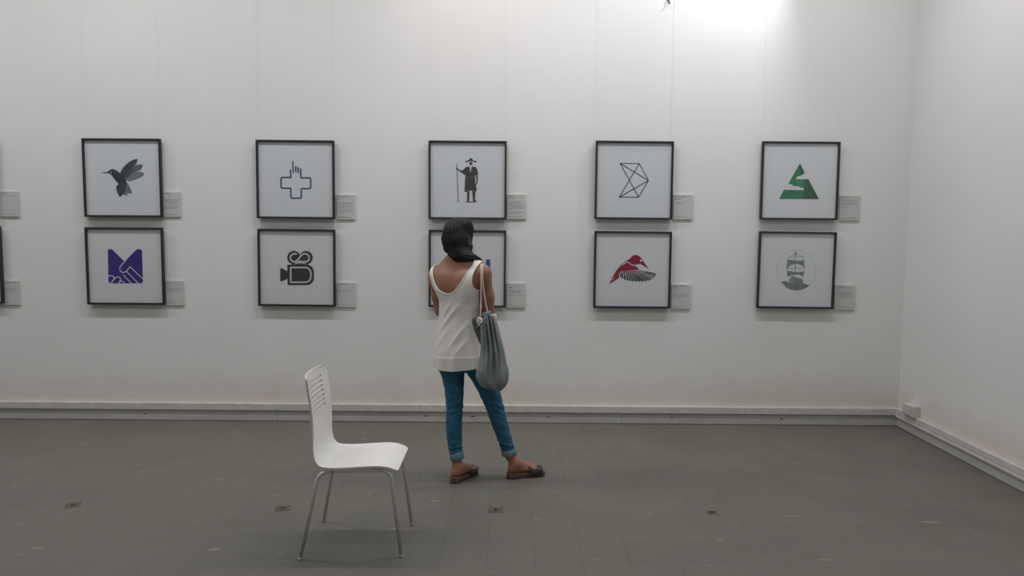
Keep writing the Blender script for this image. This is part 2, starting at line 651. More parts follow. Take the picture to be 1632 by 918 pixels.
def framed(label, cx, cz, rot, art, wires=None):
    e = empty('framed_print', (cx, WALL_Y - 0.045 + DEPTH, cz), label, 'framed print', 'framed prints in two rows on the back wall')
    e.rotation_euler.y = rot
    h, wdt = S / 2, 0.0148
    y0 = -DEPTH
    # mitred moulding: outer box ring with an inner step
    v, f = [], []
    prof = [(h, 0.0), (h, y0 + 0.001), (h - 0.001, y0), (h - wdt + 0.002, y0), (h - wdt, y0 + 0.003), (h - wdt, 0.0)]
    for sx, sz in ((-1, -1), (1, -1), (1, 1), (-1, 1)):
        v += [(sx * r, y, sz * r) for r, y in prof]
    n = len(prof)
    for i in range(4):
        i2 = (i + 1) % 4
        for j in range(n):
            j2 = (j + 1) % n
            f.append((i * n + j, i * n + j2, i2 * n + j2, i2 * n + j))
    fr = mesh('frame', v, f, M_frame, e)
    hi = h - wdt + 0.004
    MB().box(-hi, hi, -0.006, -0.001, -hi, hi).build('backing_board', M_back, e)
    yp = -0.0125
    sheet = MB().box(-hi, hi, yp, yp + 0.0015, -hi, hi).build('print_sheet', M_paper, e)
    art.build(sheet, yp)
    MB().box(-hi, hi, -0.0215, -0.0195, -hi, hi).build('glass', M_glass, e)
    if wires:
        for dx in (-0.292, 0.292):
            MB().tube([(dx, 0.006, h - 0.03), (dx, 0.010, wires - cz)], 0.0008, 6).build('hanging_line', M_nylon, e)
    return e


CORN = {'1t': [(62, 67), (820, 67), (87, 830), (845, 830)], '1b': [(82, 75), (845, 82), (117, 826), (872, 832)],
        '2t': [(40, 76), (812, 88), (50, 843), (820, 850)], '2b': [(55, 88), (825, 103), (63, 842), (826, 848)],
        '3t': [(80, 87), (843, 93), (80, 850), (836, 852)], '3b': [(81, 100), (838, 112), (81, 848), (828, 855)],
        '4t': [(93, 88), (854, 95), (78, 850), (832, 855)], '4b': [(80, 112), (838, 118), (63, 862), (812, 866)],
        '5t': [(93, 92), (862, 100), (67, 857), (832, 860)], '5b': [(68, 117), (832, 124), (33, 862), (783, 870)]}
A = {k: Art(v) for k, v in CORN.items()}

# hummingbird
a = A['1t']
a.poly([(480, 470), (500, 442), (555, 398), (610, 382), (645, 393), (663, 410), (648, 430), (610, 450), (560, 470), (515, 482)], (128, 132, 136), 0, 'lower_wing')
a.poly([(478, 462), (505, 420), (545, 365), (582, 318), (646, 318), (650, 326), (636, 338), (645, 344), (632, 354), (636, 362), (618, 372), (560, 398), (510, 440)], (98, 102, 107), 0, 'middle_wing')
a.poly(spline([(425, 402), (452, 352), (490, 312), (530, 283), (570, 266), (597, 263)], 5) + [(600, 272), (588, 286), (594, 296), (582, 308), (560, 345), (535, 385), (505, 435), (478, 465)], (72, 76, 80), 0, 'upper_wing')
a.poly([(485, 485), (508, 512), (530, 555), (545, 596), (530, 602), (520, 592), (508, 602), (497, 590), (496, 618), (486, 624), (476, 608), (470, 616), (458, 606), (470, 540)], (112, 116, 120), 0, 'pale_tail')
a.poly([(305, 391), (328, 369), (358, 360), (390, 373), (425, 400), (470, 435), (490, 485), (490, 520), (478, 565), (458, 606), (440, 622), (426, 634), (414, 626), (416, 610), (402, 612), (405, 596), (393, 590), (398, 574), (386, 566), (392, 552), (386, 538), (396, 520), (415, 508), (395, 490), (365, 453), (342, 420), (322, 406), (245, 400), (245, 396)], (58, 62, 66), 0, 'bird_body')
for p, q in (((470, 450), (592, 290)), ((480, 455), (640, 338)), ((490, 455), (636, 358)), ((500, 462), (655, 398)), ((505, 468), (655, 415)), ((505, 474), (630, 438)), ((465, 510), (410, 600)), ((475, 520), (436, 615)), ((485, 510), (488, 610)), ((490, 505), (525, 595))):
    a.stroke([p, ((p[0] + q[0]) / 2 - 4, (p[1] + q[1]) / 2 - 3), q], 2.2, (140, 144, 148), 4, name='feather_line')
a.disc((339, 397), 6, PAPER, 'eye')

# handshake block
a = A['1b']
PU = (58, 42, 128)
a.poly(rpoly([(304, 288), (342, 286), (470, 410), (590, 288), (640, 290), (652, 622), (314, 622)], [24, 16, 2, 16, 24, 26, 26]), PU, 0, 'block')
sw = 8.5
a.stroke([(474, 405), (436, 447), (421, 475), (430, 505), (458, 519), (484, 506), (525, 460), (590, 522), (655, 584)], sw, PAPER, 0, name='thumb_line')
a.stroke([(490, 505), (608, 624)], sw, PAPER, name='finger_line')
a.stroke([(458, 540), (542, 626)], sw, PAPER, name='finger_line')
a.stroke([(310, 552), (335, 545), (358, 553), (368, 572), (355, 596), (338, 620)], sw, PAPER, 5, name='knuckle_line')
a.stroke([(355, 596), (385, 566), (410, 558), (430, 572), (428, 595), (414, 620)], sw, PAPER, 5, name='knuckle_line')
a.stroke([(420, 612), (440, 598), (468, 616)], sw, PAPER, 5, name='knuckle_line')

# pointing-hand cross
a = A['2t']
NV = (60, 56, 104)
a.stroke([(378, 373), (383, 443)] + [(300, 443), (288, 448), (284, 460), (285, 535), (289, 545), (300, 549), (381, 549), (382, 632), (386, 642), (396, 646), (472, 646), (482, 642), (486, 632), (486, 553), (565, 553), (576, 549), (580, 538), (578, 460), (575, 450), (564, 447), (482, 447), (480, 362)], 14, NV, name='cross_outline')
a.stroke([(403, 288), (403, 397)], 12, NV, name='finger_bar')
a.stroke([(431, 337), (431, 385)], 15, NV, name='finger_bar')
a.stroke([(456, 349), (456, 396)], 15, NV, name='finger_bar')

# film camera monogram
a = A['2b']
DK = (50, 54, 56)
a.disc((412, 371), 66, DK, 'reel')
a.disc((534, 372), 66, DK, 'reel')
a.poly([(395, 425), (550, 425), (560, 450), (390, 450)], DK, 0, 'reel_mount')
a.poly([(408, 436), (473, 396), (540, 436), (474, 424)], PAPER, 0, 'reel_gap')
a.poly(rpoly([(346, 440), (612, 440), (612, 640), (349, 640)], [12, 85, 85, 12]), DK, 0, 'camera_body')
a.poly(rpoly([(276, 474), (292, 474), (350, 504), (350, 577), (292, 603), (276, 602)], 5), DK, 0, 'lens')
a.stroke(rpoly([(380, 467), (581, 467), (581, 611), (380, 611)], [1, 66, 66, 1]), 14, PAPER, closed=True, name='letter_d')
a.stroke([(437, 335), (408, 335), (384, 352), (378, 380), (395, 404), (424, 410), (452, 390), (488, 348), (518, 334), (548, 342), (565, 368), (557, 397), (533, 411), (508, 407)], 14, PAPER, 5, name='letter_s')

# figure with staff
a = A['3t']
G = (66, 66, 68)
a.stroke([(352, 308), (356, 400), (361, 500), (367, 676)], 7, G, 5, name='staff')
a.stroke([(353, 677), (385, 677)], 4, G, name='staff_ground')
a.poly([(437, 291), (445, 282), (470, 277), (477, 263), (492, 256), (507, 264), (513, 277), (540, 283), (550, 293), (535, 298), (512, 288), (491, 286), (468, 289), (450, 299)], G, 3, 'hat')
a.poly([(473, 293), (508, 293), (505, 315), (491, 328), (478, 316)], G, 0, 'head')
a.poly([(440, 345), (478, 336), (488, 402), (500, 336), (540, 343), (555, 368), (563, 418), (536, 426), (534, 500), (548, 550), (543, 583), (500, 571), (478, 572), (443, 585), (427, 583), (436, 418), (412, 410), (410, 402), (385, 390), (364, 372), (352, 374), (346, 356), (358, 348), (370, 363), (395, 376), (414, 372)], G, 0, 'coat')
a.poly([(545, 425), (561, 425), (561, 460), (554, 498), (544, 520), (537, 512), (547, 470)], G, 0, 'arm')
a.poly([(453, 583), (479, 572), (476, 640), (472, 681), (440, 683), (454, 670)], G, 0, 'leg')
a.poly([(503, 573), (536, 583), (532, 650), (545, 680), (512, 682)], G, 0, 'leg')
a.poly([(413, 681), (490, 677), (568, 681), (490, 687)], G, 0, 'ground')
a.stroke([(438, 437), (536, 437)], 3, (120, 121, 123), name='belt')
a.stroke([(441, 430), (436, 578)], 3, (130, 131, 133), name='coat_line')

# blue bars (mostly hidden by the visitor)
a = A['3b']
BL = (52, 84, 160)
a.poly([(640, 391), (681, 391), (681, 640), (238, 640), (238, 387), (279, 387), (279, 600), (640, 600)], (34, 48, 92), 0, 'bar_edge')
a.poly([(645, 396), (677, 396), (677, 636), (242, 636), (242, 392), (275, 392), (275, 604), (645, 604)], BL, 0, 'bars')

# wire polyhedron
a = A['4t']
NB = (48, 54, 98)
P_ = {'A': (330, 307), 'B': (517, 309), 'C': (606, 473), 'D': (509, 636), 'E': (321, 636)}
for q in ('AB', 'BC', 'CD', 'DE', 'AD', 'BE', 'AC', 'EC'):
    a.stroke([P_[q[0]], P_[q[1]]], 8.5, NB, name='edge_line')

# kingfisher
a = A['4b']
RD = (146, 22, 52)
a.poly([(218, 634), (248, 572), (290, 500), (340, 440), (385, 404), (425, 383), (445, 357), (476, 343), (512, 352), (540, 377), (562, 415), (590, 452), (610, 482), (572, 458), (530, 437), (495, 440), (480, 452), (522, 492), (480, 515), (420, 520), (352, 508), (330, 535), (326, 562), (290, 588)], RD, 0, 'bird_body')
a.stroke([(350, 447), (382, 420), (408, 414), (430, 432), (458, 446), (495, 442), (532, 436)], 9, PAPER, 5, name='collar_line')
a.stroke([(226, 606), (248, 588), (272, 568)], 5, PAPER, 3, name='tail_slit')
tips = [(330, 556), (350, 570), (375, 584), (403, 592), (432, 597), (462, 600), (492, 601), (522, 601), (552, 600), (580, 597), (608, 591), (632, 582), (655, 569), (668, 554), (680, 541), (676, 527)]
for i, t in enumerate(tips):
    u = i / (len(tips) - 1)
    bx, by = 352 + 160 * u, 505 - 15 * u
    dx, dy = t[0] - bx, t[1] - by
    ln = math.hypot(dx, dy)
    nx, ny = -dy / ln, dx / ln
    wt = 9.4 if i < 9 else (7.2 if i < 12 else 4.2)
    a.poly([(bx - nx * 2, by - ny * 2), (bx + nx * 2, by + ny * 2), (t[0] + nx * wt, t[1] + ny * wt), (t[0] + dx / ln * 3, t[1] + dy / ln * 3), (t[0] - nx * wt, t[1] - ny * wt)], (34, 34, 38), 0, "wing_feather")
a.stroke([(345, 505), (325, 528), (322, 548), (330, 560)], 8, PAPER, 5, name='wing_edge')
a.poly([(350, 450), (385, 428), (410, 421), (440, 446), (478, 455), (520, 490), (470, 512), (400, 517), (345, 505)], (150, 32, 60), 3, 'wing_base')
a.disc((534, 400), 11, PAPER, 'eye')
for i in range(15):
    u = i / 14
    bx, by = 355 + 155 * u, 500 - 14 * u
    t0, t1 = tips[i], tips[i + 1]
    tx, ty = (t0[0] + t1[0]) / 2, (t0[1] + t1[1]) / 2
    a.stroke([(bx, by), (bx + (tx - bx) * .45, by + (ty - by) * .45)], 2.5, PAPER, name='feather_gap')

# green mountain letter
a = A['5t']
G1, G2 = (46, 122, 84), (38, 92, 70)
a.poly([(467, 305), (515, 398), (492, 416), (470, 428), (446, 432), (432, 444), (428, 459), (551, 460), (655, 655), (260, 655), (308, 563), (506, 567), (502, 550), (488, 540), (468, 543), (455, 530), (428, 527), (404, 531), (392, 512), (372, 509), (352, 502)], G1, 0, 'mountain')
a.poly([(467, 305), (515, 398), (492, 416), (470, 428), (462, 390)], G2, 0, 'shaded_peak')
a.poly([(500, 460), (551, 460), (655, 655), (487, 655), (508, 560), (515, 520)], G2, 0, 'shaded_slope')
a.poly([(425, 460), (500, 460), (515, 505), (500, 540), (470, 530), (440, 500)], (60, 134, 98), 0, 'pale_facet')

# sailing ship in a circle
a = A['5b']
g1, g2, g3 = (150, 154, 157), (128, 133, 136), (92, 96, 100)
a.stroke([(430 + 195 * math.cos(2 * PI * i / 60), 496 + 194 * math.sin(2 * PI * i / 60)) for i in range(60)], 2.2, (146, 150, 153), closed=True, name='circle_line')
a.poly([(350, 392), (400, 396), (450, 402), (508, 397), (509, 463), (470, 440), (425, 430), (378, 445), (335, 479)], g2, 0, 'upper_sail')
a.poly([(338, 499), (380, 504), (430, 512), (508, 505), (494, 556), (460, 540), (420, 535), (376, 545), (346, 558)], g2, 0, 'lower_sail')
a.poly([(356, 588), (372, 560), (392, 546), (412, 556), (440, 566), (490, 580), (498, 624), (355, 628)], g1, 0, 'hull')
a.poly([(392, 548), (440, 566), (492, 582), (497, 622), (398, 626)], g2, 0, 'hull_side')
a.poly([(278, 606), (330, 598), (360, 618), (440, 625), (500, 618), (556, 640), (522, 668), (474, 686), (424, 690), (368, 680), (322, 654)], g2, 0, 'sea')
for pts, wd in (([(426, 317), (423, 350)], 9), ([(424, 340), (420, 545)], 4), ([(357, 371), (493, 358)], 3), ([(357, 371), (340, 420), (334, 480)], 3), ([(493, 358), (506, 400), (511, 470)], 3), ([(330, 482), (518, 470)], 4), ([(335, 485), (346, 557)], 3), ([(508, 478), (496, 575)], 3), ([(423, 330), (360, 370)], 2.5), ([(426, 330), (490, 357)], 2.5), ([(420, 440), (420, 475)], 8), ([(300, 612), (350, 630), (400, 640), (450, 660)], 3), ([(420, 632), (470, 640), (540, 650)], 4), ([(340, 655), (400, 668), (460, 684)], 3), ([(470, 665), (500, 655), (550, 642)], 5)):
    a.stroke(pts, wd, g3, 3 if len(pts) > 2 else 0, name='ink_line')

RAIL = 4.2
spec = {
    '1t': (-3.0110, 1.9207, -0.0029, 'black-framed print of a grey hummingbird, in the upper row'),
    '1b': (-3.0127, 1.2336, -0.0026, 'black-framed print of a purple handshake block, below the hummingbird print'),
    '2t': (-1.6664, 1.9206, 0.0016, 'black-framed print of an outlined cross with a pointing finger'),
    '2b': (-1.6666, 1.2321, 0.0038, 'black-framed print of a dark film camera drawn from letters'),
    '3t': (-0.3265, 1.9279, -0.0010, 'black-framed print of a man in a hat holding a staff'),
    '3b': (-0.3258, 1.2369, 0.0019, 'black-framed print with blue bars, mostly hidden behind the standing visitor'),
    '4t': (0.9715, 1.9386, 0.0004, 'black-framed print of a dark blue line polyhedron'),
    '4b': (0.9739, 1.2396, 0.0014, 'black-framed print of a red kingfisher with a fanned wing'),
    '5t': (2.2674, 1.9463, -0.0014, 'black-framed print of a green mountain-shaped letter'),
    '5b': (2.2672, 1.2478, 0.0051, 'black-framed print of a grey sailing ship inside a circle')}
for k, (x, z, r, lab) in spec.items():
    framed(lab, x, z, r, A[k], RAIL if k[1] == 't' else z + 0.43)
for k, x, z, lab in (('t', -4.302, 1.921, 'upper black picture frame cut off by the left edge of the photo'), ('b', -4.282, 1.234, 'lower black picture frame cut off by the left edge of the photo')):
    framed(lab, x, z, -0.003, Art(CORN['3t']), RAIL if k == 't' else z + 0.43)

# ------------------------------------------------------------------ caption cards
# (x0, ztop, x1, zbot), lines: (fraction down, length, bold)
body5 = [(0.08, .45, 1), (0.14, .8, 0), (0.19, .25, 1)]
cards = {
    '1t': (-2.713, 1.816, -2.576, 1.622, [(.06, .42, 1), (.18, .06, 0), (.26, .06, 0), (.31, .95, 0), (.345, .95, 0), (.38, .95, 0), (.44, .9, 0), (.48, .75, 0), (.57, .97, 0), (.61, .9, 0), (.65, .85, 0), (.69, .4, 0), (.89, .9, 0), (.92, .85, 0)]),
    '1b': (-2.708, 1.121, -2.569, 0.925, [(.07, .22, 1), (.13, .95, 0), (.19, .32, 0), (.27, .12, 0), (.32, .95, 0), (.36, .95, 0), (.40, .8, 0), (.44, .5, 0), (.86, .25, 0), (.90, .95, 0)]),
    '2t': (-1.352, 1.809, -1.211, 1.614, [(.07, .7, 1), (.12, .85, 0), (.17, .15, 1), (.26, .08, 0), (.31, .97, 0), (.35, .97, 0), (.39, .9, 0), (.45, .95, 0), (.49, .9, 0), (.53, .5, 0), (.60, .9, 0), (.65, .97, 0), (.69, .8, 0), (.74, .4, 0), (.88, .5, 0), (.92, .85, 1)]),
    '2b': (-1.354, 1.118, -1.212, 0.922, [(.07, .6, 1), (.17, .12, 1), (.27, .1, 0), (.31, .8, 0), (.35, .8, 0), (.39, .15, 0), (.91, .8, 0)]),
    '3t': (-0.014, 1.824, 0.131, 1.629, [(.07, .25, 1), (.12, .95, 0), (.17, .4, 1), (.30, .85, 0), (.34, .8, 0), (.38, .75, 0), (.42, .95, 0), (.46, .95, 0), (.50, .97, 0), (.54, .92, 0), (.58, .95, 0), (.62, .2, 0), (.70, .9, 0), (.74, .97, 0), (.78, .7, 0), (.89, .85, 0), (.92, .9, 0)]),
    '3b': (-0.013, 1.125, 0.133, 0.929, [(.06, .1, 1), (.13, .8, 0), (.18, .25, 1), (.27, .08, 0), (.31, .97, 0), (.35, .9, 0), (.39, .75, 0), (.48, .9, 0), (.52, .25, 0), (.88, .2, 0), (.92, .97, 0)]),
    '4t': (1.288, 1.833, 1.441, 1.638, [(.08, .65, 1), (.14, .8, 0), (.19, .4, 1), (.28, .08, 0), (.32, .97, 0), (.36, .6, 0), (.87, .5, 0), (.91, .95, 0)]),
    '4b': (1.291, 1.126, 1.441, 0.930, [(.06, .8, 1), (.11, .3, 1), (.17, .8, 0), (.23, .25, 0), (.33, .08, 0), (.37, .97, 0), (.41, .3, 0), (.45, .95, 0), (.49, .97, 0), (.53, .4, 0), (.88, .3, 0), (.92, .9, 0)]),
    '5t': (2.596, 1.838, 2.753, 1.642, [(.07, .5, 1), (.14, .15, 0), (.19, .9, 0), (.23, .9, 0), (.29, .95, 0), (.33, .85, 0), (.37, .97, 0), (.41, .15, 0), (.50, .55, 0), (.90, .9, 0), (.93, .85, 0)]),
    '5b': (2.587, 1.132, 2.746, 0.933, [(.07, .5, 1), (.12, .9, 0), (.17, .2, 1), (.29, .9, 0), (.33, .85, 0), (.37, .95, 0), (.41, .92, 0), (.46, .95, 0), (.50, .6, 0), (.86, .5, 0), (.90, .95, 0)]),
    '0t': (-3.988, 1.810, -3.840, 1.613, [(.07, .4, 1), (.13, .2, 0), (.19, .9, 0), (.90, .9, 0)]),
    '0b': (-3.990, 1.110, -3.865, 0.917, [(.08, .9, 1), (.15, .3, 0), (.31, .8, 0), (.36, .85, 0), (.41, .8, 0), (.90, .9, 0)])}
what = {'1t': 'beside the hummingbird print', '1b': 'beside the purple handshake print', '2t': 'beside the outlined cross print', '2b': 'beside the film camera print', '3t': 'beside the print of the man with a staff', '3b': 'right of the blue bars print and the visitor', '4t': 'beside the line polyhedron print', '4b': 'beside the red kingfisher print', '5t': 'beside the green mountain print', '5b': 'beside the sailing ship print', '0t': 'at the left photo edge, upper one', '0b': 'at the left photo edge, lower one'}
for k, (x0, z1, x1, z0, lines) in cards.items():
    wd, ht = x1 - x0, z1 - z0
    e = empty('caption_card', ((x0 + x1) / 2, WALL_Y, (z0 + z1) / 2), 'small grey-white caption card ' + what[k], 'caption card', 'caption cards beside the prints')
    MB().box(-wd / 2, wd / 2, -0.013, 0.0, -ht / 2, ht / 2).build('card', M_card, e, bevel=0.0008, seg=1)
    for bold, nm in ((1, 'heading_text'), (0, 'body_text')):
        mb = MB()
        rnd = random.Random(k + nm)
        for fr_, ln, bd in lines:
            if bd != bold:
                continue
            zc = ht / 2 - fr_ * ht
            hh = 0.0017 if bold else 0.0011
            xx, end = -wd / 2 + 0.07 * wd, -wd / 2 + 0.07 * wd + ln * wd * 0.86
            while xx < end - 0.002:
                l_ = min(rnd.uniform(0.004, 0.014), end - xx)
                mb.add([(xx, -0.0133, zc - hh), (xx + l_, -0.0133, zc - hh), (xx + l_, -0.0133, zc + hh), (xx, -0.0133, zc + hh)], [(0, 1, 2, 3)])
                xx += l_ + 0.0016
        if mb.v:
            tag(mb.build(nm, M_txtb if bold else M_txt, e), kind='stuff')

# ------------------------------------------------------------------ chair
M_ply = mat('white_lacquered_ply', (0.82, 0.81, 0.775), 0.35, var=0.02, vscale=(6, 6, 6))
M_plyedge = mat('ply_edge', (0.62, 0.60, 0.56), 0.5)
M_chrome = mat('satin_steel', (0.76, 0.76, 0.75), 0.48, metal=1.0)
M_foot = mat('clear_foot_cap', (0.35, 0.35, 0.34), 0.4)
CH = empty('side_chair', (-0.735, 3.836, 0), 'white bent-plywood chair with slotted backrest and steel tube legs', 'chair')


def build_shell():
    # side profile (x towards the sitter's front, z), from the top of the back to the front lip
    prof = spline([(-0.212, 0.866), (-0.200, 0.79), (-0.190, 0.722), (-0.184, 0.646), (-0.183, 0.58), (-0.183, 0.53), (-0.181, 0.495), (-0.171, 0.460), (-0.149, 0.440), (-0.106, 0.4345), (-0.05, 0.4355), (-0.009, 0.438), (0.088, 0.4445), (0.131, 0.4445), (0.167, 0.440), (0.194, 0.431), (0.217, 0.4195)], 24)
    prof = np.array(prof)
    d = np.r_[0, np.cumsum(np.linalg.norm(np.diff(prof, axis=0), axis=1))]
    L = d[-1]

    def at(s):
        return np.array([np.interp(s, d, prof[:, 0]), np.interp(s, d, prof[:, 1])])

    # rows along the profile; slots are removed bands between row pairs
    slots = [0.050 + 0.0245 * i for i in range(7)]
    rows = [0.0]
    for s0 in slots:
        rows += [s0 - 0.0042, s0 + 0.0042]
        rows.append(s0 + 0.0122)
    rows += list(np.linspace(0.235, L, 56))
    rows = sorted(set(rows))
    us = sorted(set(np.round(np.r_[np.linspace(-1, 1, 33), -0.66, 0.66], 4)))
    T = 0.011

    def halfw(s):
        hw = np.interp(s, [0, 0.2, 0.36, 0.48, 0.7, L], [0.192, 0.196, 0.199, 0.202, 0.203, 0.196])
        e = min(s, L - s)
        r = 0.022
        if e < r:
            hw -= r - math.sqrt(max(r * r - (r - e) ** 2, 0))
        return hw

    rows = sorted(set(rows + [0.002, 0.006, 0.012, 0.02, 0.03] + [L - q for q in (0.002, 0.006, 0.012, 0.02, 0.03)]))
    F, B = [], []
    for s in rows:
        p = at(s)
        q = at(min(s + 0.004, L)) - at(max(s - 0.004, 0))
        q = q / np.linalg.norm(q)
        n = np.array([-q[1], q[0]])      # towards sitter
        hw = halfw(s)
        # backrest dished across its width, seat only slightly
        dish = np.interp(s, [0, 0.25, 0.40, 0.5, L], [0.030, 0.026, 0.008, 0.004, 0.0])
        fr, bk = [], []
        for u in us:
            o = -dish * (1 - u * u)
            # top edge slightly lower at the corners
            fr.append((*(p + n * o), u * hw))
            bk.append((*(p + n * (o - T)), u * hw))
        F.append(fr)
        B.append(bk)
    nr, nu = len(rows), len(us)
    verts = []
    for g in (F, B):
        for r in g:
            verts += [(x, y, z) for x, z, y in r]

    def vi(side, i, j):
        return side * nr * nu + i * nu + j

    hole = set()
    for s0 in slots:
        i = min(range(nr), key=lambda t: abs(rows[t] - (s0 - 0.0042)))
        for j in range(nu - 1):
            if us[j] >= -0.6601 and us[j + 1] <= 0.6601:
                hole.add((i, j))
    faces, edge = [], []
    for i in range(nr - 1):
        for j in range(nu - 1):
            if (i, j) in hole:
                continue
            faces.append((vi(0, i, j), vi(0, i, j + 1), vi(0, i + 1, j + 1), vi(0, i + 1, j)))
            faces.append((vi(1, i, j), vi(1, i + 1, j), vi(1, i + 1, j + 1), vi(1, i, j + 1)))
            for (di, dj), (a_, b_) in {(-1, 0): ((i, j), (i, j + 1)), (1, 0): ((i + 1, j + 1), (i + 1, j)), (0, -1): ((i + 1, j), (i, j)), (0, 1): ((i, j + 1), (i + 1, j + 1))}.items():
                ni, nj = i + di, j + dj
                if ni < 0 or nj < 0 or ni >= nr - 1 or nj >= nu - 1 or (ni, nj) in hole:
                    edge.append((vi(0, *b_), vi(0, *a_), vi(1, *a_), vi(1, *b_)))
    o = mesh('shell', verts, faces + edge, M_ply, CH)
    o.data.materials.append(M_plyedge)
    nf = len(faces)
    for i, p in enumerate(o.data.polygons):
        p.use_smooth = i < nf
        if i >= nf:
            p.material_index = 1
    o['label'] = 'white seat and slotted back in one curved shell'
    bm = bmesh.new()
    bm.from_mesh(o.data)
    bmesh.ops.recalc_face_normals(bm, faces=bm.faces[:])
    bm.to_mesh(o.data)
    bm.free()
    o.data.set_sharp_from_angle(angle=math.radians(40))


build_shell()


def arc_corner(a, b, c, r, n=7):
    return [tuple(p) for p in rpoly([a, b, c], [0, r, 0], n)[n + 1:2 * (n + 1)]]


for s in (-1, 1):
    yb, yf, yt = 0.237 * s, 0.200 * s, 0.188 * s
    A0, B0, C0, D0 = (-0.242, yb, 0.004), (-0.160, yt, 0.4125), (0.178, yt, 0.4225), (0.232, yf, 0.004)
    c1 = [np.array(p) for p in arc_corner(A0, B0, C0, 0.055)]
    c2 = [np.array(p) for p in arc_corner(B0, C0, D0, 0.045)]
    mid = [c1[len(c1) // 2], c2[len(c2) // 2]]
    MB().tube([A0] + c1, 0.0092, 14).build('leg', M_chrome, CH, True)
    MB().tube(c2 + [D0], 0.0092, 14).build('leg', M_chrome, CH, True)
    MB().tube([c1[-1], (0.0, yt, 0.4172), c2[0]], 0.0092, 14).build('seat_rail', M_chrome, CH, True)
    for p in (A0, D0):
        MB().tube([(p[0], p[1], 0.0), (p[0], p[1], 0.004), (p[0], p[1], 0.012)], [0.011, 0.0115, 0.0095], 14).build('foot_cap', M_foot, CH, True)
for x in (-0.10, 0.12):
    MB().tube([(x, -0.188, 0.4165), (x, 0.188, 0.4165)], 0.0075, 12).build('cross_bar', M_chrome, CH, True)

#PERSON
# ------------------------------------------------------------------ implicit-surface modelling for body, hair and clothes


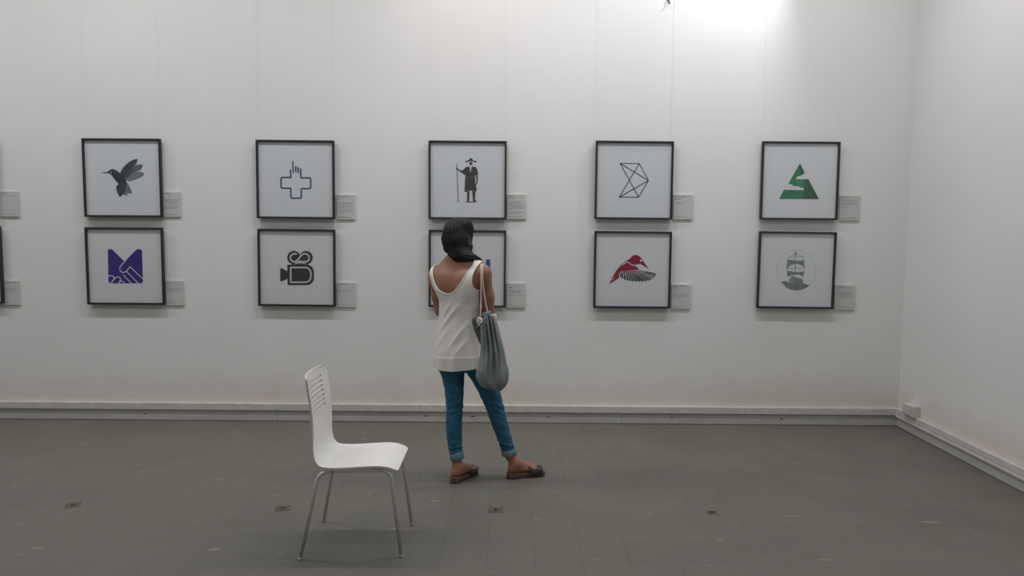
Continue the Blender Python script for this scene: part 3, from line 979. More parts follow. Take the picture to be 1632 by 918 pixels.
class Vol:
    def __init__(s, lo, hi, h):
        s.lo, s.h = np.array(lo, float), h
        n = np.ceil((np.array(hi) - s.lo) / h).astype(int) + 1
        s.ax = [s.lo[i] + h * np.arange(n[i]) for i in range(3)]
        s.d = np.full(n, 0.06, np.float32)

    def region(s, lo, hi, pad):
        sl = []
        for i in range(3):
            a_ = max(0, int((lo[i] - pad - s.lo[i]) / s.h))
            b_ = min(len(s.ax[i]), int((hi[i] + pad - s.lo[i]) / s.h) + 2)
            sl.append(slice(a_, max(b_, a_)))
        X = s.ax[0][sl[0]][:, None, None]
        Y = s.ax[1][sl[1]][None, :, None]
        Z = s.ax[2][sl[2]][None, None, :]
        return tuple(sl), X, Y, Z

    def blend(s, sl, d, k):
        a_ = s.d[sl]
        hh = np.maximum(k - np.abs(a_ - d), 0) / k
        s.d[sl] = np.minimum(a_, d) - hh * hh * k * 0.25

    def cut(s, sl, d, k):
        a_ = s.d[sl]
        hh = np.maximum(k - np.abs(a_ + d), 0) / k
        s.d[sl] = np.maximum(a_, -d) + hh * hh * k * 0.25

    def cone(s, a_, b_, r1, r2, k=0.02, cut=False):
        a_, b_ = np.array(a_, float), np.array(b_, float)
        r = max(r1, r2)
        sl, X, Y, Z = s.region(np.minimum(a_, b_) - r, np.maximum(a_, b_) + r, k + 0.03)
        ba = b_ - a_
        t = np.clip(((X - a_[0]) * ba[0] + (Y - a_[1]) * ba[1] + (Z - a_[2]) * ba[2]) / max(ba @ ba, 1e-9), 0, 1)
        d = np.sqrt((X - a_[0] - t * ba[0]) ** 2 + (Y - a_[1] - t * ba[1]) ** 2 + (Z - a_[2] - t * ba[2]) ** 2) - (r1 + (r2 - r1) * t)
        (s.cut if cut else s.blend)(sl, d, k)

    def chain(s, pts, rs, k=0.02):
        for i in range(len(pts) - 1):
            s.cone(pts[i], pts[i + 1], rs[i], rs[i + 1], k)

    def ell(s, c, r, k=0.02, ang=0.0, tilt=0.0, cut=False):
        """ellipsoid; ang turns it about z (clockwise), tilt leans it about its own right axis"""
        R = max(r)
        c = np.array(c, float)
        sl, X, Y, Z = s.region(c - R, c + R, k + 0.03)
        X, Y, Z = X - c[0], Y - c[1], Z - c[2]
        u = X * math.cos(ang) - Y * math.sin(ang)
        v = X * math.sin(ang) + Y * math.cos(ang)
        v2 = v * math.cos(tilt) + Z * math.sin(tilt)
        z2 = -v * math.sin(tilt) + Z * math.cos(tilt)
        q = np.sqrt((u / r[0]) ** 2 + (v2 / r[1]) ** 2 + (z2 / r[2]) ** 2)
        g = np.sqrt((u / r[0] ** 2) ** 2 + (v2 / r[1] ** 2) ** 2 + (z2 / r[2] ** 2) ** 2)
        d = q * (q - 1) / np.maximum(g, 1e-6)
        (s.cut if cut else s.blend)(sl, d, k)

    def loft(s, rows, ang, k=0.02, power=2.0, extra=None):
        """stack of ellipses: rows of (z, cx, cy, rx, ry)"""
        rows = np.array(sorted(rows), float)
        zz = rows[:, 0]
        R = rows[:, 3:].max()
        lo = (rows[:, 1].min() - R, rows[:, 2].min() - R, zz[0])
        hi = (rows[:, 1].max() + R, rows[:, 2].max() + R, zz[-1])
        sl, X, Y, Z = s.region(lo, hi, k + 0.03)
        zf = Z.ravel()
        # smooth interpolation along z
        fine = np.linspace(zz[0], zz[-1], 200)
        I = []
        for c in range(1, 5):
            y_ = np.interp(fine, zz, rows[:, c])
            ker = np.hanning(21)
            ker /= ker.sum()
            y_ = np.convolve(np.pad(y_, 10, mode='edge'), ker, 'valid')
            I.append(np.interp(zf, fine, y_)[None, None, :])
        u = (X - I[0]) * math.cos(ang) - (Y - I[1]) * math.sin(ang)
        v = (X - I[0]) * math.sin(ang) + (Y - I[1]) * math.cos(ang)
        q = (np.abs(u / I[2]) ** power + np.abs(v / I[3]) ** power) ** (1 / power)
        d = (q - 1) * np.minimum(I[2], I[3])
        if extra is not None:
            d = d - extra(u, v, Z)
        cap = np.maximum(zz[0] - Z, Z - zz[-1])
        d = np.maximum(d, cap)
        s.blend(sl, d, k)

    def mesh(s):
        """naive surface nets -> verts, quads"""
        d = s.d
        neg = d < 0
        c = [neg[i:neg.shape[0] - 1 + i, j:neg.shape[1] - 1 + j, k:neg.shape[2] - 1 + k] for i in (0, 1) for j in (0, 1) for k in (0, 1)]
        cnt = sum(x.astype(np.int8) for x in c)
        act = (cnt > 0) & (cnt < 8)
        idx = np.full(act.shape, -1, np.int64)
        ii = np.argwhere(act)
        idx[tuple(ii.T)] = np.arange(len(ii))
        acc = np.zeros((len(ii), 3))
        num = np.zeros(len(ii))
        corners = [(i, j, k) for i in (0, 1) for j in (0, 1) for k in (0, 1)]
        val = {co: d[ii[:, 0] + co[0], ii[:, 1] + co[1], ii[:, 2] + co[2]] for co in corners}
        for co in corners:
            for ax in range(3):
                if co[ax]:
                    continue
                c2 = list(co)
                c2[ax] = 1
                c2 = tuple(c2)
                a_, b_ = val[co], val[c2]
                x = (a_ < 0) != (b_ < 0)
                t = np.where(x, a_ / np.where(np.abs(a_ - b_) < 1e-12, 1, a_ - b_), 0)
                p = np.tile(np.array(co, float), (len(ii), 1))
                p[:, ax] += t
                acc[x] += p[x]
                num[x] += 1
        V = s.lo + s.h * (ii + acc / num[:, None])
        Q = []
        for ax in range(3):
            sh = list(neg.shape)
            sh[ax] -= 1
            sl0 = [slice(None)] * 3
            sl1 = [slice(None)] * 3
            sl0[ax], sl1[ax] = slice(0, -1), slice(1, None)
            a_, b_ = neg[tuple(sl0)], neg[tuple(sl1)]
            e = np.argwhere(a_ != b_)
            o1, o2 = (ax + 1) % 3, (ax + 2) % 3
            ok = (e[:, o1] > 0) & (e[:, o2] > 0) & (e[:, o1] < act.shape[o1]) & (e[:, o2] < act.shape[o2])
            e = e[ok]
            flip = a_[tuple(e.T)]
            q = []
            for da, db in ((0, 0), (-1, 0), (-1, -1), (0, -1)):
                f_ = e.copy()
                f_[:, o1] += da
                f_[:, o2] += db
                q.append(idx[tuple(f_.T)])
            q = np.stack(q, 1)
            q[~flip] = q[~flip][:, ::-1]
            Q.append(q)
        Q = np.concatenate(Q)
        return V, Q[(Q >= 0).all(1)]


def relax(V, Q, it=2, lam=0.5):
    E_ = np.concatenate([Q[:, [0, 1]], Q[:, [1, 2]], Q[:, [2, 3]], Q[:, [3, 0]]])
    for _ in range(it):
        acc = np.zeros_like(V)
        n = np.zeros(len(V))
        for a_, b_ in ((0, 1), (1, 0)):
            np.add.at(acc, E_[:, a_], V[E_[:, b_]])
            np.add.at(n, E_[:, a_], 1)
        V = V + lam * (acc / np.maximum(n, 1)[:, None] - V)
    return V


def clip(V, Q, g):
    """keep the part of the quads where the per-vertex field g > 0; returns verts, faces and rim edges"""
    verts = [tuple(v) for v in V]
    cutv = {}
    out, rim = [], []
    gk = g > 0
    for q in Q:
        kq = gk[q]
        if kq.all():
            out.append(tuple(q))
            continue
        if not kq.any():
            continue
        poly, new = [], []
        for i in range(4):
            a_, b_ = int(q[i]), int(q[(i + 1) % 4])
            if gk[a_]:
                poly.append(a_)
            if gk[a_] != gk[b_]:
                key = (min(a_, b_), max(a_, b_))
                if key not in cutv:
                    t = g[a_] / (g[a_] - g[b_])
                    cutv[key] = len(verts)
                    verts.append(tuple(V[a_] + (V[b_] - V[a_]) * t))
                poly.append(cutv[key])
                new.append(cutv[key])
        if len(poly) >= 3:
            out.append(tuple(poly))
        if len(new) == 2:
            rim.append(tuple(new))
    used = sorted({i for f_ in out for i in f_})
    mp = {o_: i for i, o_ in enumerate(used)}
    return [verts[i] for i in used], [tuple(mp[i] for i in f_) for f_ in out], [(mp[a_], mp[b_]) for a_, b_ in rim if a_ in mp and b_ in mp]


def loops(rim):
    nb = {}
    for a_, b_ in rim:
        nb.setdefault(a_, []).append(b_)
        nb.setdefault(b_, []).append(a_)
    seen, res = set(), []
    for st in nb:
        if st in seen:
            continue
        lp, cur, prev = [st], st, None
        seen.add(st)
        while True:
            nx = [x for x in nb[cur] if x != prev and x not in seen]
            if not nx:
                break
            prev, cur = cur, nx[0]
            seen.add(cur)
            lp.append(cur)
        res.append(lp)
    return res


def solidify(o, t, offset=-1.0):
    md = o.modifiers.new('thick', 'SOLIDIFY')
    md.thickness, md.offset = t, offset
    return o


# ------------------------------------------------------------------ the visitor
TH = math.radians(22)                      # the torso is turned this far to the right of the wall
RV = np.array([math.cos(TH), -math.sin(TH), 0])
FV = np.array([math.sin(TH), math.cos(TH), 0])
BASE = np.array([-0.300, 4.80, 0.0])


def W(x, y, z, base=BASE):
    return base + RV * x + FV * y + np.array([0, 0, z])


PERSON = empty('person', (-0.20, 4.80, 0), 'visitor with dark hair, white tank top and blue jeans, arms folded, viewing the prints', 'person')
M_skin = mat('skin', lin((149, 105, 84)), 0.55, var=0.05, vscale=(20, 20, 20), bump=0.08, bscale=(200, 200, 200), bdist=0.001)
M_hair = mat('dark_hair', (0.005, 0.0046, 0.005), 0.5, spec=0.3, col2=(0.014, 0.0125, 0.0125), vscale=(160, 160, 14), bump=0.9, bscale=(220, 220, 16), bdist=0.004)
M_top = mat('cream_knit', (0.76, 0.735, 0.685), 0.85, var=0.04, vscale=(90, 90, 300), bump=0.35, bscale=(350, 350, 700), bdist=0.001)
M_bind = mat('cream_binding', (0.84, 0.79, 0.72), 0.8)
M_jean = mat('blue_denim', lin((25, 82, 107)), 0.8, col2=lin((38, 96, 122)), vscale=(30, 30, 14), bump=0.4, bscale=(420, 420, 420), bdist=0.001)
M_cuff = mat('denim_inside', lin((104, 128, 146)), 0.85, var=0.1, vscale=(60, 60, 60), bump=0.4, bscale=(420, 420, 420), bdist=0.001)
M_cork = mat('cork_sole', lin((98, 76, 58)), 0.8, var=0.2, vscale=(160, 160, 160))
M_sole = mat('dark_outsole', lin((48, 42, 38)), 0.8)
M_strap = mat('dark_sandal_strap', lin((46, 42, 40)), 0.45, var=0.35, vscale=(90, 90, 90), bump=0.5, bscale=(150, 150, 150), bdist=0.002)
M_buckle = mat('dull_metal_buckle', (0.25, 0.23, 0.2), 0.4, metal=1.0)
M_white = mat('eye_white', (0.7, 0.7, 0.68), 0.3)
M_iris = mat('eye_iris', (0.03, 0.02, 0.015), 0.2)

# feet: heel point on the floor and direction
FEET = {'L': (np.array([-0.334, 4.700]), math.radians(31)), 'R': (np.array([0.004, 4.803]), math.radians(70))}
FL = 0.245


def fp(side, a_, b_, z):
    """point in a foot's frame: a along the foot, b to the foot's right"""
    h_, an = FEET[side]
    d_ = np.array([math.sin(an), math.cos(an)])
    r_ = np.array([math.cos(an), -math.sin(an)])
    q = h_ + d_ * a_ + r_ * b_
    return np.array([q[0], q[1], z])


torso = [(0.70, -0.315, 4.795, 0.108, 0.080), (0.74, -0.313, 4.79, 0.128, 0.096), (0.82, -0.313, 4.785, 0.126, 0.097), (0.90, -0.308, 4.795, 0.122, 0.096), (1.00, -0.303, 4.805, 0.108, 0.085),
         (1.10, -0.300, 4.805, 0.117, 0.090), (1.20, -0.300, 4.80, 0.132, 0.098), (1.28, -0.300, 4.805, 0.138, 0.086), (1.33, -0.300, 4.815, 0.105, 0.068), (1.37, -0.300, 4.825, 0.060, 0.052)]
SHR, SHL = W(0.158, -0.010, 1.290), W(-0.153, -0.005, 1.262)
ELR, ELL = np.array([-0.116, 4.775, 1.035]), np.array([-0.425, 4.895, 1.045])
WRR, WRL = np.array([-0.300, 4.972, 1.085]), np.array([-0.232, 4.920, 1.125])
HEAD = np.array([-0.312, 4.862, 1.525])


LEG_L = [(0.165, -0.318, 4.752, 0.039, 0.043), (0.187, -0.319, 4.753, 0.0405, 0.044), (0.258, -0.326, 4.760, 0.047, 0.052), (0.336, -0.332, 4.768, 0.050, 0.056), (0.454, -0.328, 4.782, 0.0515, 0.055), (0.573, -0.332, 4.79, 0.060, 0.068),
         (0.652, -0.340, 4.795, 0.071, 0.081), (0.70, -0.348, 4.795, 0.080, 0.090), (0.76, -0.358, 4.795, 0.076, 0.090)]
LEG_R = [(0.165, 0.010, 4.822, 0.0415, 0.043), (0.187, 0.0025, 4.821, 0.0435, 0.045), (0.258, -0.0185, 4.815, 0.0475, 0.052), (0.336, -0.0445, 4.808, 0.0515, 0.056), (0.454, -0.079, 4.80, 0.058, 0.058), (0.573, -0.121, 4.795, 0.071, 0.070),
         (0.652, -0.162, 4.79, 0.077, 0.082), (0.70, -0.200, 4.79, 0.078, 0.088), (0.76, -0.262, 4.79, 0.066, 0.085)]


def build_body():
    v = Vol((-0.56, 4.62, 0.02), (0.26, 5.12, 1.66), 0.0045)
    v.loft(torso, TH, 0.02)
    # shoulder girdle and blades
    for sh, sx in ((SHR, 1), (SHL, -1)):
        v.cone(W(0.04 * sx, 0.010, 1.372), sh + np.array([0, 0, 0.012]), 0.050, 0.040, 0.045)
        v.cone(sh, sh + np.array([0, 0, -0.03]), 0.050, 0.048, 0.035)
        v.ell(W(0.075 * sx, -0.065, 1.225), (0.05, 0.03, 0.075), 0.05, TH)
        v.ell(W(0.062 * sx, 0.075, 1.205), (0.055, 0.045, 0.05), 0.04, TH)
    # neck and head
    v.cone(W(0, 0.015, 1.34), HEAD + np.array([0, -0.01, -0.07]), 0.053, 0.047, 0.03)
    v.ell(HEAD + FV * -0.008 + [0, 0, 0.012], (0.067, 0.092, 0.086), 0.02, TH)
    v.ell(HEAD + FV * 0.040 + [0, 0, -0.050], (0.054, 0.056, 0.066), 0.03, TH)
    v.ell(HEAD + FV * 0.078 + [0, 0, -0.098], (0.020, 0.018, 0.016), 0.025, TH)         # chin
    v.cone(HEAD + FV * 0.094 + [0, 0, 0.008], HEAD + FV * 0.106 + [0, 0, -0.032], 0.006, 0.011, 0.012)   # nose
    v.ell(HEAD + FV * 0.092 + [0, 0, -0.062], (0.022, 0.010, 0.006), 0.006, TH)         # lips
    v.ell(HEAD + FV * 0.090 + [0, 0, -0.073], (0.019, 0.010, 0.006), 0.006, TH)
    for sx in (-1, 1):
        v.ell(HEAD + RV * 0.031 * sx + FV * 0.099 + [0, 0, 0.003], (0.016, 0.013, 0.008), 0.010, TH, cut=True)
        v.ell(HEAD + RV * 0.031 * sx + FV * 0.082 + [0, 0, 0.020], (0.024, 0.010, 0.007), 0.012, TH)
        v.ell(HEAD + RV * 0.031 * sx + FV * 0.080 + [0, 0, 0.009], (0.015, 0.0095, 0.0045), 0.004, TH)
        v.ell(HEAD + RV * 0.031 * sx + FV * 0.079 + [0, 0, -0.006], (0.014, 0.009, 0.004), 0.004, TH)
        v.ell(HEAD + RV * 0.066 * sx + FV * -0.002 + [0, 0, -0.008], (0.008, 0.016, 0.028), 0.008, TH)
        v.ell(HEAD + RV * 0.042 * sx + FV * 0.070 + [0, 0, -0.035], (0.020, 0.018, 0.018), 0.02, TH)
    # arms, folded in front
    v.chain([SHR, SHR * 0.45 + ELR * 0.55 + [0.006, 0, 0], ELR], [0.047, 0.040, 0.034], 0.02)
    v.chain([ELR, ELR * 0.6 + WRR * 0.4 + [0.008, 0.012, 0], WRR], [0.034, 0.034, 0.023], 0.015)
    v.chain([SHL, SHL * 0.45 + ELL * 0.55 + [-0.006, 0, 0], ELL], [0.047, 0.040, 0.034], 0.02)
    v.chain([ELL, ELL * 0.6 + WRL * 0.4 + [0, 0.012, 0], WRL], [0.034, 0.034, 0.023], 0.015)
    # right hand on the left forearm/elbow, left hand tucked over the right forearm
    for wr, d_, sp, nrm in ((WRR, np.array([-0.86, 0.16, 0.02]), np.array([0.02, 0.0, 1.0]), np.array([-0.18, -0.95, 0])), (WRL, np.array([0.93, -0.10, -0.05]), np.array([0.05, 0.0, 1.0]), np.array([-0.1, 0.9, 0]))):
        d_, sp = d_ / np.linalg.norm(d_), sp / np.linalg.norm(sp)
        pc = wr + d_ * 0.075
        for o_ in (-0.026, -0.009, 0.009, 0.024):
            v.cone(wr + d_ * 0.012 + sp * o_ * 0.5, pc + sp * o_, 0.015, 0.0125, 0.012)
        for o_, ln in ((-0.030, 0.055), (-0.010, 0.070), (0.010, 0.074), (0.029, 0.066)):
            k0 = pc + sp * o_
            k1 = k0 + d_ * ln * 0.45 + nrm * 0.006
            k2 = k1 + d_ * ln * 0.32 + nrm * 0.016
            k3 = k2 + d_ * ln * 0.18 + nrm * 0.016
            v.chain([k0, k1, k2, k3], [0.0092, 0.0085, 0.0078, 0.0068], 0.004)
        t0 = wr + d_ * 0.022 + sp * 0.016
        t1 = t0 + d_ * 0.030 + sp * 0.026
        t2 = t1 + d_ * 0.028 + sp * 0.010
        v.chain([t0, t1, t2], [0.014, 0.0105, 0.0085], 0.008)
    # legs under the jeans
    for rows_ in (LEG_L, LEG_R):
        v.loft([(r_[0], r_[1], r_[2], r_[3] - 0.010, r_[4] - 0.010) for r_ in rows_], 0.0, 0.02)
    v.cone((-0.315, 4.754, 0.20), (-0.312, 4.752, 0.15), 0.030, 0.030, 0.015)
    v.cone((0.004, 4.821, 0.20), (0.015, 4.822, 0.15), 0.031, 0.031, 0.015)
    for sd, sx in (('L', -1), ('R', 1)):
        zs = 0.034
        an = np.array([-0.312, 4.752, 0.16]) if sd == 'L' else np.array([0.014, 4.822, 0.16])
        v.cone(an, fp(sd, 0.046, 0, 0.085), 0.031, 0.030, 0.015)
        v.cone(fp(sd, 0.036, 0, zs + 0.030), fp(sd, 0.055, 0, 0.10), 0.028, 0.026, 0.02)
        v.ell(fp(sd, 0.033, 0, zs + 0.024), (0.028, 0.030, 0.026), 0.015, FEET[sd][1])
        v.cone(fp(sd, 0.060, 0, 0.085), fp(sd, 0.160, 0.006 * -sx, zs + 0.026), 0.030, 0.024, 0.03)
        v.ell(fp(sd, 0.110, 0.0, zs + 0.018), (0.030, 0.080, 0.018), 0.02, FEET[sd][1])
        v.ell(fp(sd, 0.165, 0.0, zs + 0.016), (0.039, 0.040, 0.017), 0.02, FEET[sd][1])
        for i in range(5):
            b_ = (-0.030 + 0.0150 * i) * sx
            ln = (0.226, 0.222, 0.216, 0.208, 0.198)[i]
            r_ = (0.0125, 0.0088, 0.0083, 0.0080, 0.0078)[i]
            v.cone(fp(sd, 0.175, b_ * 0.95, zs + 0.014), fp(sd, ln, b_ * 1.03, zs + 0.011), r_ * 0.95, r_, 0.004)
    V, Q = v.mesh()
    V = relax(V, Q, 1, 0.5)
    pl = np.array(PERSON.location)
    o = mesh('body', V - pl, Q, M_skin, PERSON, True)
    o['label'] = 'tanned skin of back, arms and ankles'
    for sx in (-1, 1):
        c = HEAD + RV * 0.031 * sx + FV * 0.0765 + np.array([0, 0, 0.003]) - pl
        for nm, rad, off, mm in (('eyeball', 0.0105, 0.0, M_white), ('iris', 0.0055, 0.0058, M_iris)):
            mb = MB()
            n1, n2 = 12, 8
            vs = [tuple(c + FV * off + rad * np.array([math.sin(PI * i / n2) * math.cos(2 * PI * j / n1), math.sin(PI * i / n2) * math.sin(2 * PI * j / n1), math.cos(PI * i / n2)])) for i in range(n2 + 1) for j in range(n1)]
            fs = [(i * n1 + j, i * n1 + (j + 1) % n1, (i + 1) * n1 + (j + 1) % n1, (i + 1) * n1 + j) for i in range(n2) for j in range(n1)]
            mb.add(vs, fs).build(nm, mm, PERSON if nm == 'eyeball' else PERSON, True)


build_body()


def build_hair():
    v = Vol((-0.50, 4.66, 1.24), (-0.10, 5.02, 1.68), 0.004)
    H0 = HEAD
    v.ell(H0 + FV * -0.012 + [-0.002, 0, 0.014], (0.081, 0.104, 0.092), 0.02, TH)
    v.ell(H0 + FV * -0.045 + RV * -0.004 + [0, 0, -0.035], (0.076, 0.070, 0.085), 0.03, TH)
    v.ell(H0 + RV * 0.050 + FV * 0.0 + [0, 0, 0.062], (0.030, 0.055, 0.034), 0.03, TH)        # pushed-up hair at the crown's right
    # gathered mass at the nape, twisted over the right shoulder
    v.cone((-0.320, 4.800, 1.475), (-0.302, 4.782, 1.405), 0.066, 0.052, 0.03)
    v.chain([(-0.300, 4.775, 1.405), (-0.250, 4.755, 1.392), (-0.212, 4.748, 1.384), (-0.188, 4.756, 1.374), (-0.176, 4.775, 1.366), (-0.178, 4.82, 1.36), (-0.19, 4.87, 1.335), (-0.20, 4.905, 1.28)],
            [0.048, 0.035, 0.021, 0.014, 0.012, 0.014, 0.016, 0.010], 0.02)
    v.chain([(-0.250, 4.800, 1.50), (-0.240, 4.778, 1.455), (-0.244, 4.765, 1.42), (-0.262, 4.755, 1.40)], [0.020, 0.018, 0.018, 0.016], 0.012)
    v.chain([(-0.395, 4.825, 1.50), (-0.380, 4.805, 1.44), (-0.345, 4.790, 1.395), (-0.300, 4.765, 1.385)], [0.018, 0.018, 0.018, 0.016], 0.014)
    # open the face
    v.ell(H0 + FV * 0.118 + [0, 0, -0.050], (0.058, 0.072, 0.105), 0.012, TH, cut=True)
    v.cone(H0 + RV * 0.058 + FV * 0.035 + [0, 0, 0.03], H0 + RV * 0.052 + FV * 0.005 + [0, 0, -0.075], 0.021, 0.022, 0.02)
    v.cone(H0 + RV * 0.050 + FV * 0.055 + [0, 0, 0.045], H0 + RV * 0.055 + FV * 0.038 + [0, 0, -0.055], 0.021, 0.016, 0.015)
    # strand relief running down the head and along the twist
    sl, X, Y, Z = v.region((-0.5, 4.66, 1.24), (-0.1, 5.02, 1.68), 0)
    ang = np.arctan2(Y - H0[1], X - H0[0])
    low = np.clip((1.47 - Z) / 0.08, 0, 1)
    sweep = (X + 0.3) * 1.0 + (Z - 1.4) * 2.2
    v.d[sl] += 0.0022 * np.sin(ang * 34 + 1.6 * np.sin(Z * 23)) * (1 - low) + 0.0020 * np.sin(ang * 61 + Z * 14) * (1 - low)
    v.d[sl] += low * (0.0018 * np.sin(sweep * 150 + 3 * np.sin(X * 40)) + 0.0016 * np.sin(sweep * 410 + 4 * np.sin(X * 25 + Z * 20)) + 0.0012 * np.sin(sweep * 640 + X * 60))
    V, Q = v.mesh()
    V = relax(V, Q, 1, 0.4)
    pl = np.array(PERSON.location)
    o = mesh('hair', V - pl, Q, M_hair, PERSON, True)
    o['label'] = 'dark hair twisted over the right shoulder'
    for pts in ([(-0.236, 4.80, 1.475), (-0.222, 4.79, 1.452), (-0.212, 4.785, 1.435), (-0.206, 4.785, 1.424)],
                [(-0.238, 4.80, 1.462), (-0.225, 4.785, 1.435), (-0.224, 4.775, 1.408), (-0.234, 4.77, 1.39)],
                [(-0.400, 4.83, 1.490), (-0.404, 4.825, 1.46), (-0.400, 4.82, 1.43)],
                [(-0.205, 4.76, 1.39), (-0.178, 4.75, 1.383), (-0.165, 4.755, 1.372)]):
        MB().tube([tuple(np.array(p) - pl) for p in spline(pts, 5)], 0.0011, 5).build('hair_strand', M_hair, o, True)


build_hair()

# ---- tank top
shirt = [(0.66, -0.311, 4.795, 0.152, 0.126), (0.70, -0.311, 4.795, 0.151, 0.125), (0.80, -0.311, 4.79, 0.146, 0.123), (0.90, -0.309, 4.795, 0.136, 0.114), (1.03, -0.303, 4.80, 0.123, 0.102),
         (1.12, -0.300, 4.80, 0.130, 0.104), (1.20, -0.300, 4.80, 0.141, 0.107), (1.28, -0.300, 4.805, 0.146, 0.094), (1.33, -0.300, 4.815, 0.112, 0.075), (1.37, -0.300, 4.825, 0.066, 0.058)]
RIDGES = [((0.06, 1.13), (-0.09, 0.93), 0.0075, 0.013), ((0.00, 1.13), (-0.075, 1.01), 0.005, 0.010), ((0.115, 1.02), (-0.01, 0.83), 0.006, 0.013), ((0.09, 1.16), (0.03, 1.06), 0.004, 0.010),
          ((0.12, 0.92), (0.04, 0.80), 0.005, 0.012), ((-0.10, 1.10), (-0.12, 0.95), 0.004, 0.012), ((-0.02, 0.95), (-0.11, 0.82), 0.004, 0.012)]


def folds(u, v_, Z):
    e = 0.0
    for (x0, z0), (x1, z1), am, wd in RIDGES:
        dx, dz = x1 - x0, z1 - z0
        t = np.clip(((u - x0) * dx + (Z - z0) * dz) / (dx * dx + dz * dz), 0, 1)
        dist2 = (u - x0 - t * dx) ** 2 + (Z - z0 - t * dz) ** 2
        side = np.where(v_ < 0.03, 1.0, 0.0)
        e = e + am * np.exp(-dist2 / wd ** 2) * side * np.sin(PI * np.clip(t, 0.08, 0.92))
    # soft vertical flutes towards the hem
    a_ = np.arctan2(v_, u)
    e = e + 0.0035 * np.clip((0.95 - Z) / 0.25, 0, 1) * np.sin(a_ * 9 + 1.0)
    return e


def to_local(P):
    d_ = P - BASE
    return d_ @ RV, d_ @ FV


def build_top():
    v = Vol((-0.53, 4.63, 0.655), (-0.08, 4.99, 1.44), 0.0042)
    v.loft(shirt, TH, 0.02, 2.15, folds)
    for sh, sx in ((SHR, 1), (SHL, -1)):
        v.cone(W(0.04 * sx, 0.010, 1.372), sh + np.array([0, 0, 0.012]), 0.056, 0.046, 0.045)
        v.cone(sh, sh + np.array([0, 0, -0.03]), 0.055, 0.053, 0.035)
        v.ell(W(0.075 * sx, -0.065, 1.225), (0.055, 0.036, 0.08), 0.05, TH)
        v.ell(W(0.062 * sx, 0.080, 1.205), (0.06, 0.052, 0.056), 0.04, TH)
    V, Q = v.mesh()
    V = relax(V, Q, 2, 0.5)
    lx, ly = to_local(V)
    z = V[:, 2]
    # neckline height across the back / front (local x -> z)
    nb = NECK_BACK
    nf = [(-0.15, 1.36), (-0.13, 1.30), (-0.10, 1.22), (-0.05, 1.175), (0.0, 1.165), (0.05, 1.18), (0.09, 1.24), (0.105, 1.30), (0.118, 1.40)]
    zb = np.interp(lx, [p[0] for p in nb], [p[1] for p in nb])
    zf = np.interp(lx, [p[0] for p in nf], [p[1] for p in nf])
    back = np.clip(0.5 - ly / 0.04, 0, 1)
    neck = (back * zb + (1 - back) * zf) - z
    # armholes: inside the garment where x is left of the right edge and right of the left edge
    ar, al = ARM_R, ARM_L
    xr = np.interp(z, [p[1] for p in ar], [p[0] for p in ar])
    xl = np.interp(z, [p[1] for p in al], [p[0] for p in al])
    g = np.minimum(np.minimum(neck, xr - lx), lx - xl)
    hem = z - (0.708 + 0.012 * np.cos(np.clip((lx + 0.02) / 0.15, -1, 1) * PI) * -1 * 0.5)
    g = np.minimum(g, hem)
    vs, fs, rim = clip(V, Q, g)
    pl = np.array(PERSON.location)
    o = mesh('tank_top', np.array(vs) - pl, fs, M_top, PERSON, True)
    solidify(o, 0.002)
    o['label'] = 'loose white tank top with a deep scooped back'
    # rolled binding along neckline and armholes
    A_ = np.array(vs)
    for lp in loops(rim):
        if len(lp) < 25:
            continue
        P = A_[lp]
        if P[:, 2].max() < 0.8:
            continue
        for _ in range(3):
            P = (np.roll(P, 1, 0) + P * 2 + np.roll(P, -1, 0)) / 4
        MB().tube([tuple(p - pl) for p in P], 0.0038, 7, closed=True).build('binding', M_bind, o, True)
    # hem band: separate doubled strip of knit
    g2 = np.minimum(hem + 0.002, (0.785 + 0.006 * np.sin(lx * 14)) - z)
    c0 = np.stack([np.interp(z, [r[0] for r in shirt], [r[1] for r in shirt]), np.interp(z, [r[0] for r in shirt], [r[2] for r in shirt])], 1)
    dv = V[:, :2] - c0
    dv /= np.linalg.norm(dv, axis=1)[:, None]
    V2 = V.copy()
    V2[:, :2] += dv * 0.004
    vs, fs, rim = clip(V2, Q, g2)
    hb = mesh('hem_band', np.array(vs) - pl, fs, M_top, o, True)
    solidify(hb, 0.004)


NECK_BACK = [(-0.175, 1.42), (-0.165, 1.33), (-0.152, 1.282), (-0.138, 1.25), (-0.115, 1.215), (-0.088, 1.188), (-0.055, 1.171), (-0.022, 1.166), (0.00, 1.172), (0.022, 1.190), (0.045, 1.217), (0.066, 1.250), (0.084, 1.284), (0.100, 1.318), (0.113, 1.342), (0.122, 1.42)]
ARM_R = [(0.30, 1.10), (0.30, 1.172), (0.170, 1.178), (0.150, 1.186), (0.132, 1.205), (0.122, 1.235), (0.120, 1.265), (0.125, 1.30), (0.137, 1.33), (0.150, 1.36), (0.155, 1.44)]
ARM_L = [(-0.30, 1.05), (-0.30, 1.095), (-0.170, 1.110), (-0.155, 1.135), (-0.150, 1.18), (-0.155, 1.22), (-0.166, 1.26), (-0.176, 1.30), (-0.184, 1.36), (-0.186, 1.44)]
build_top()


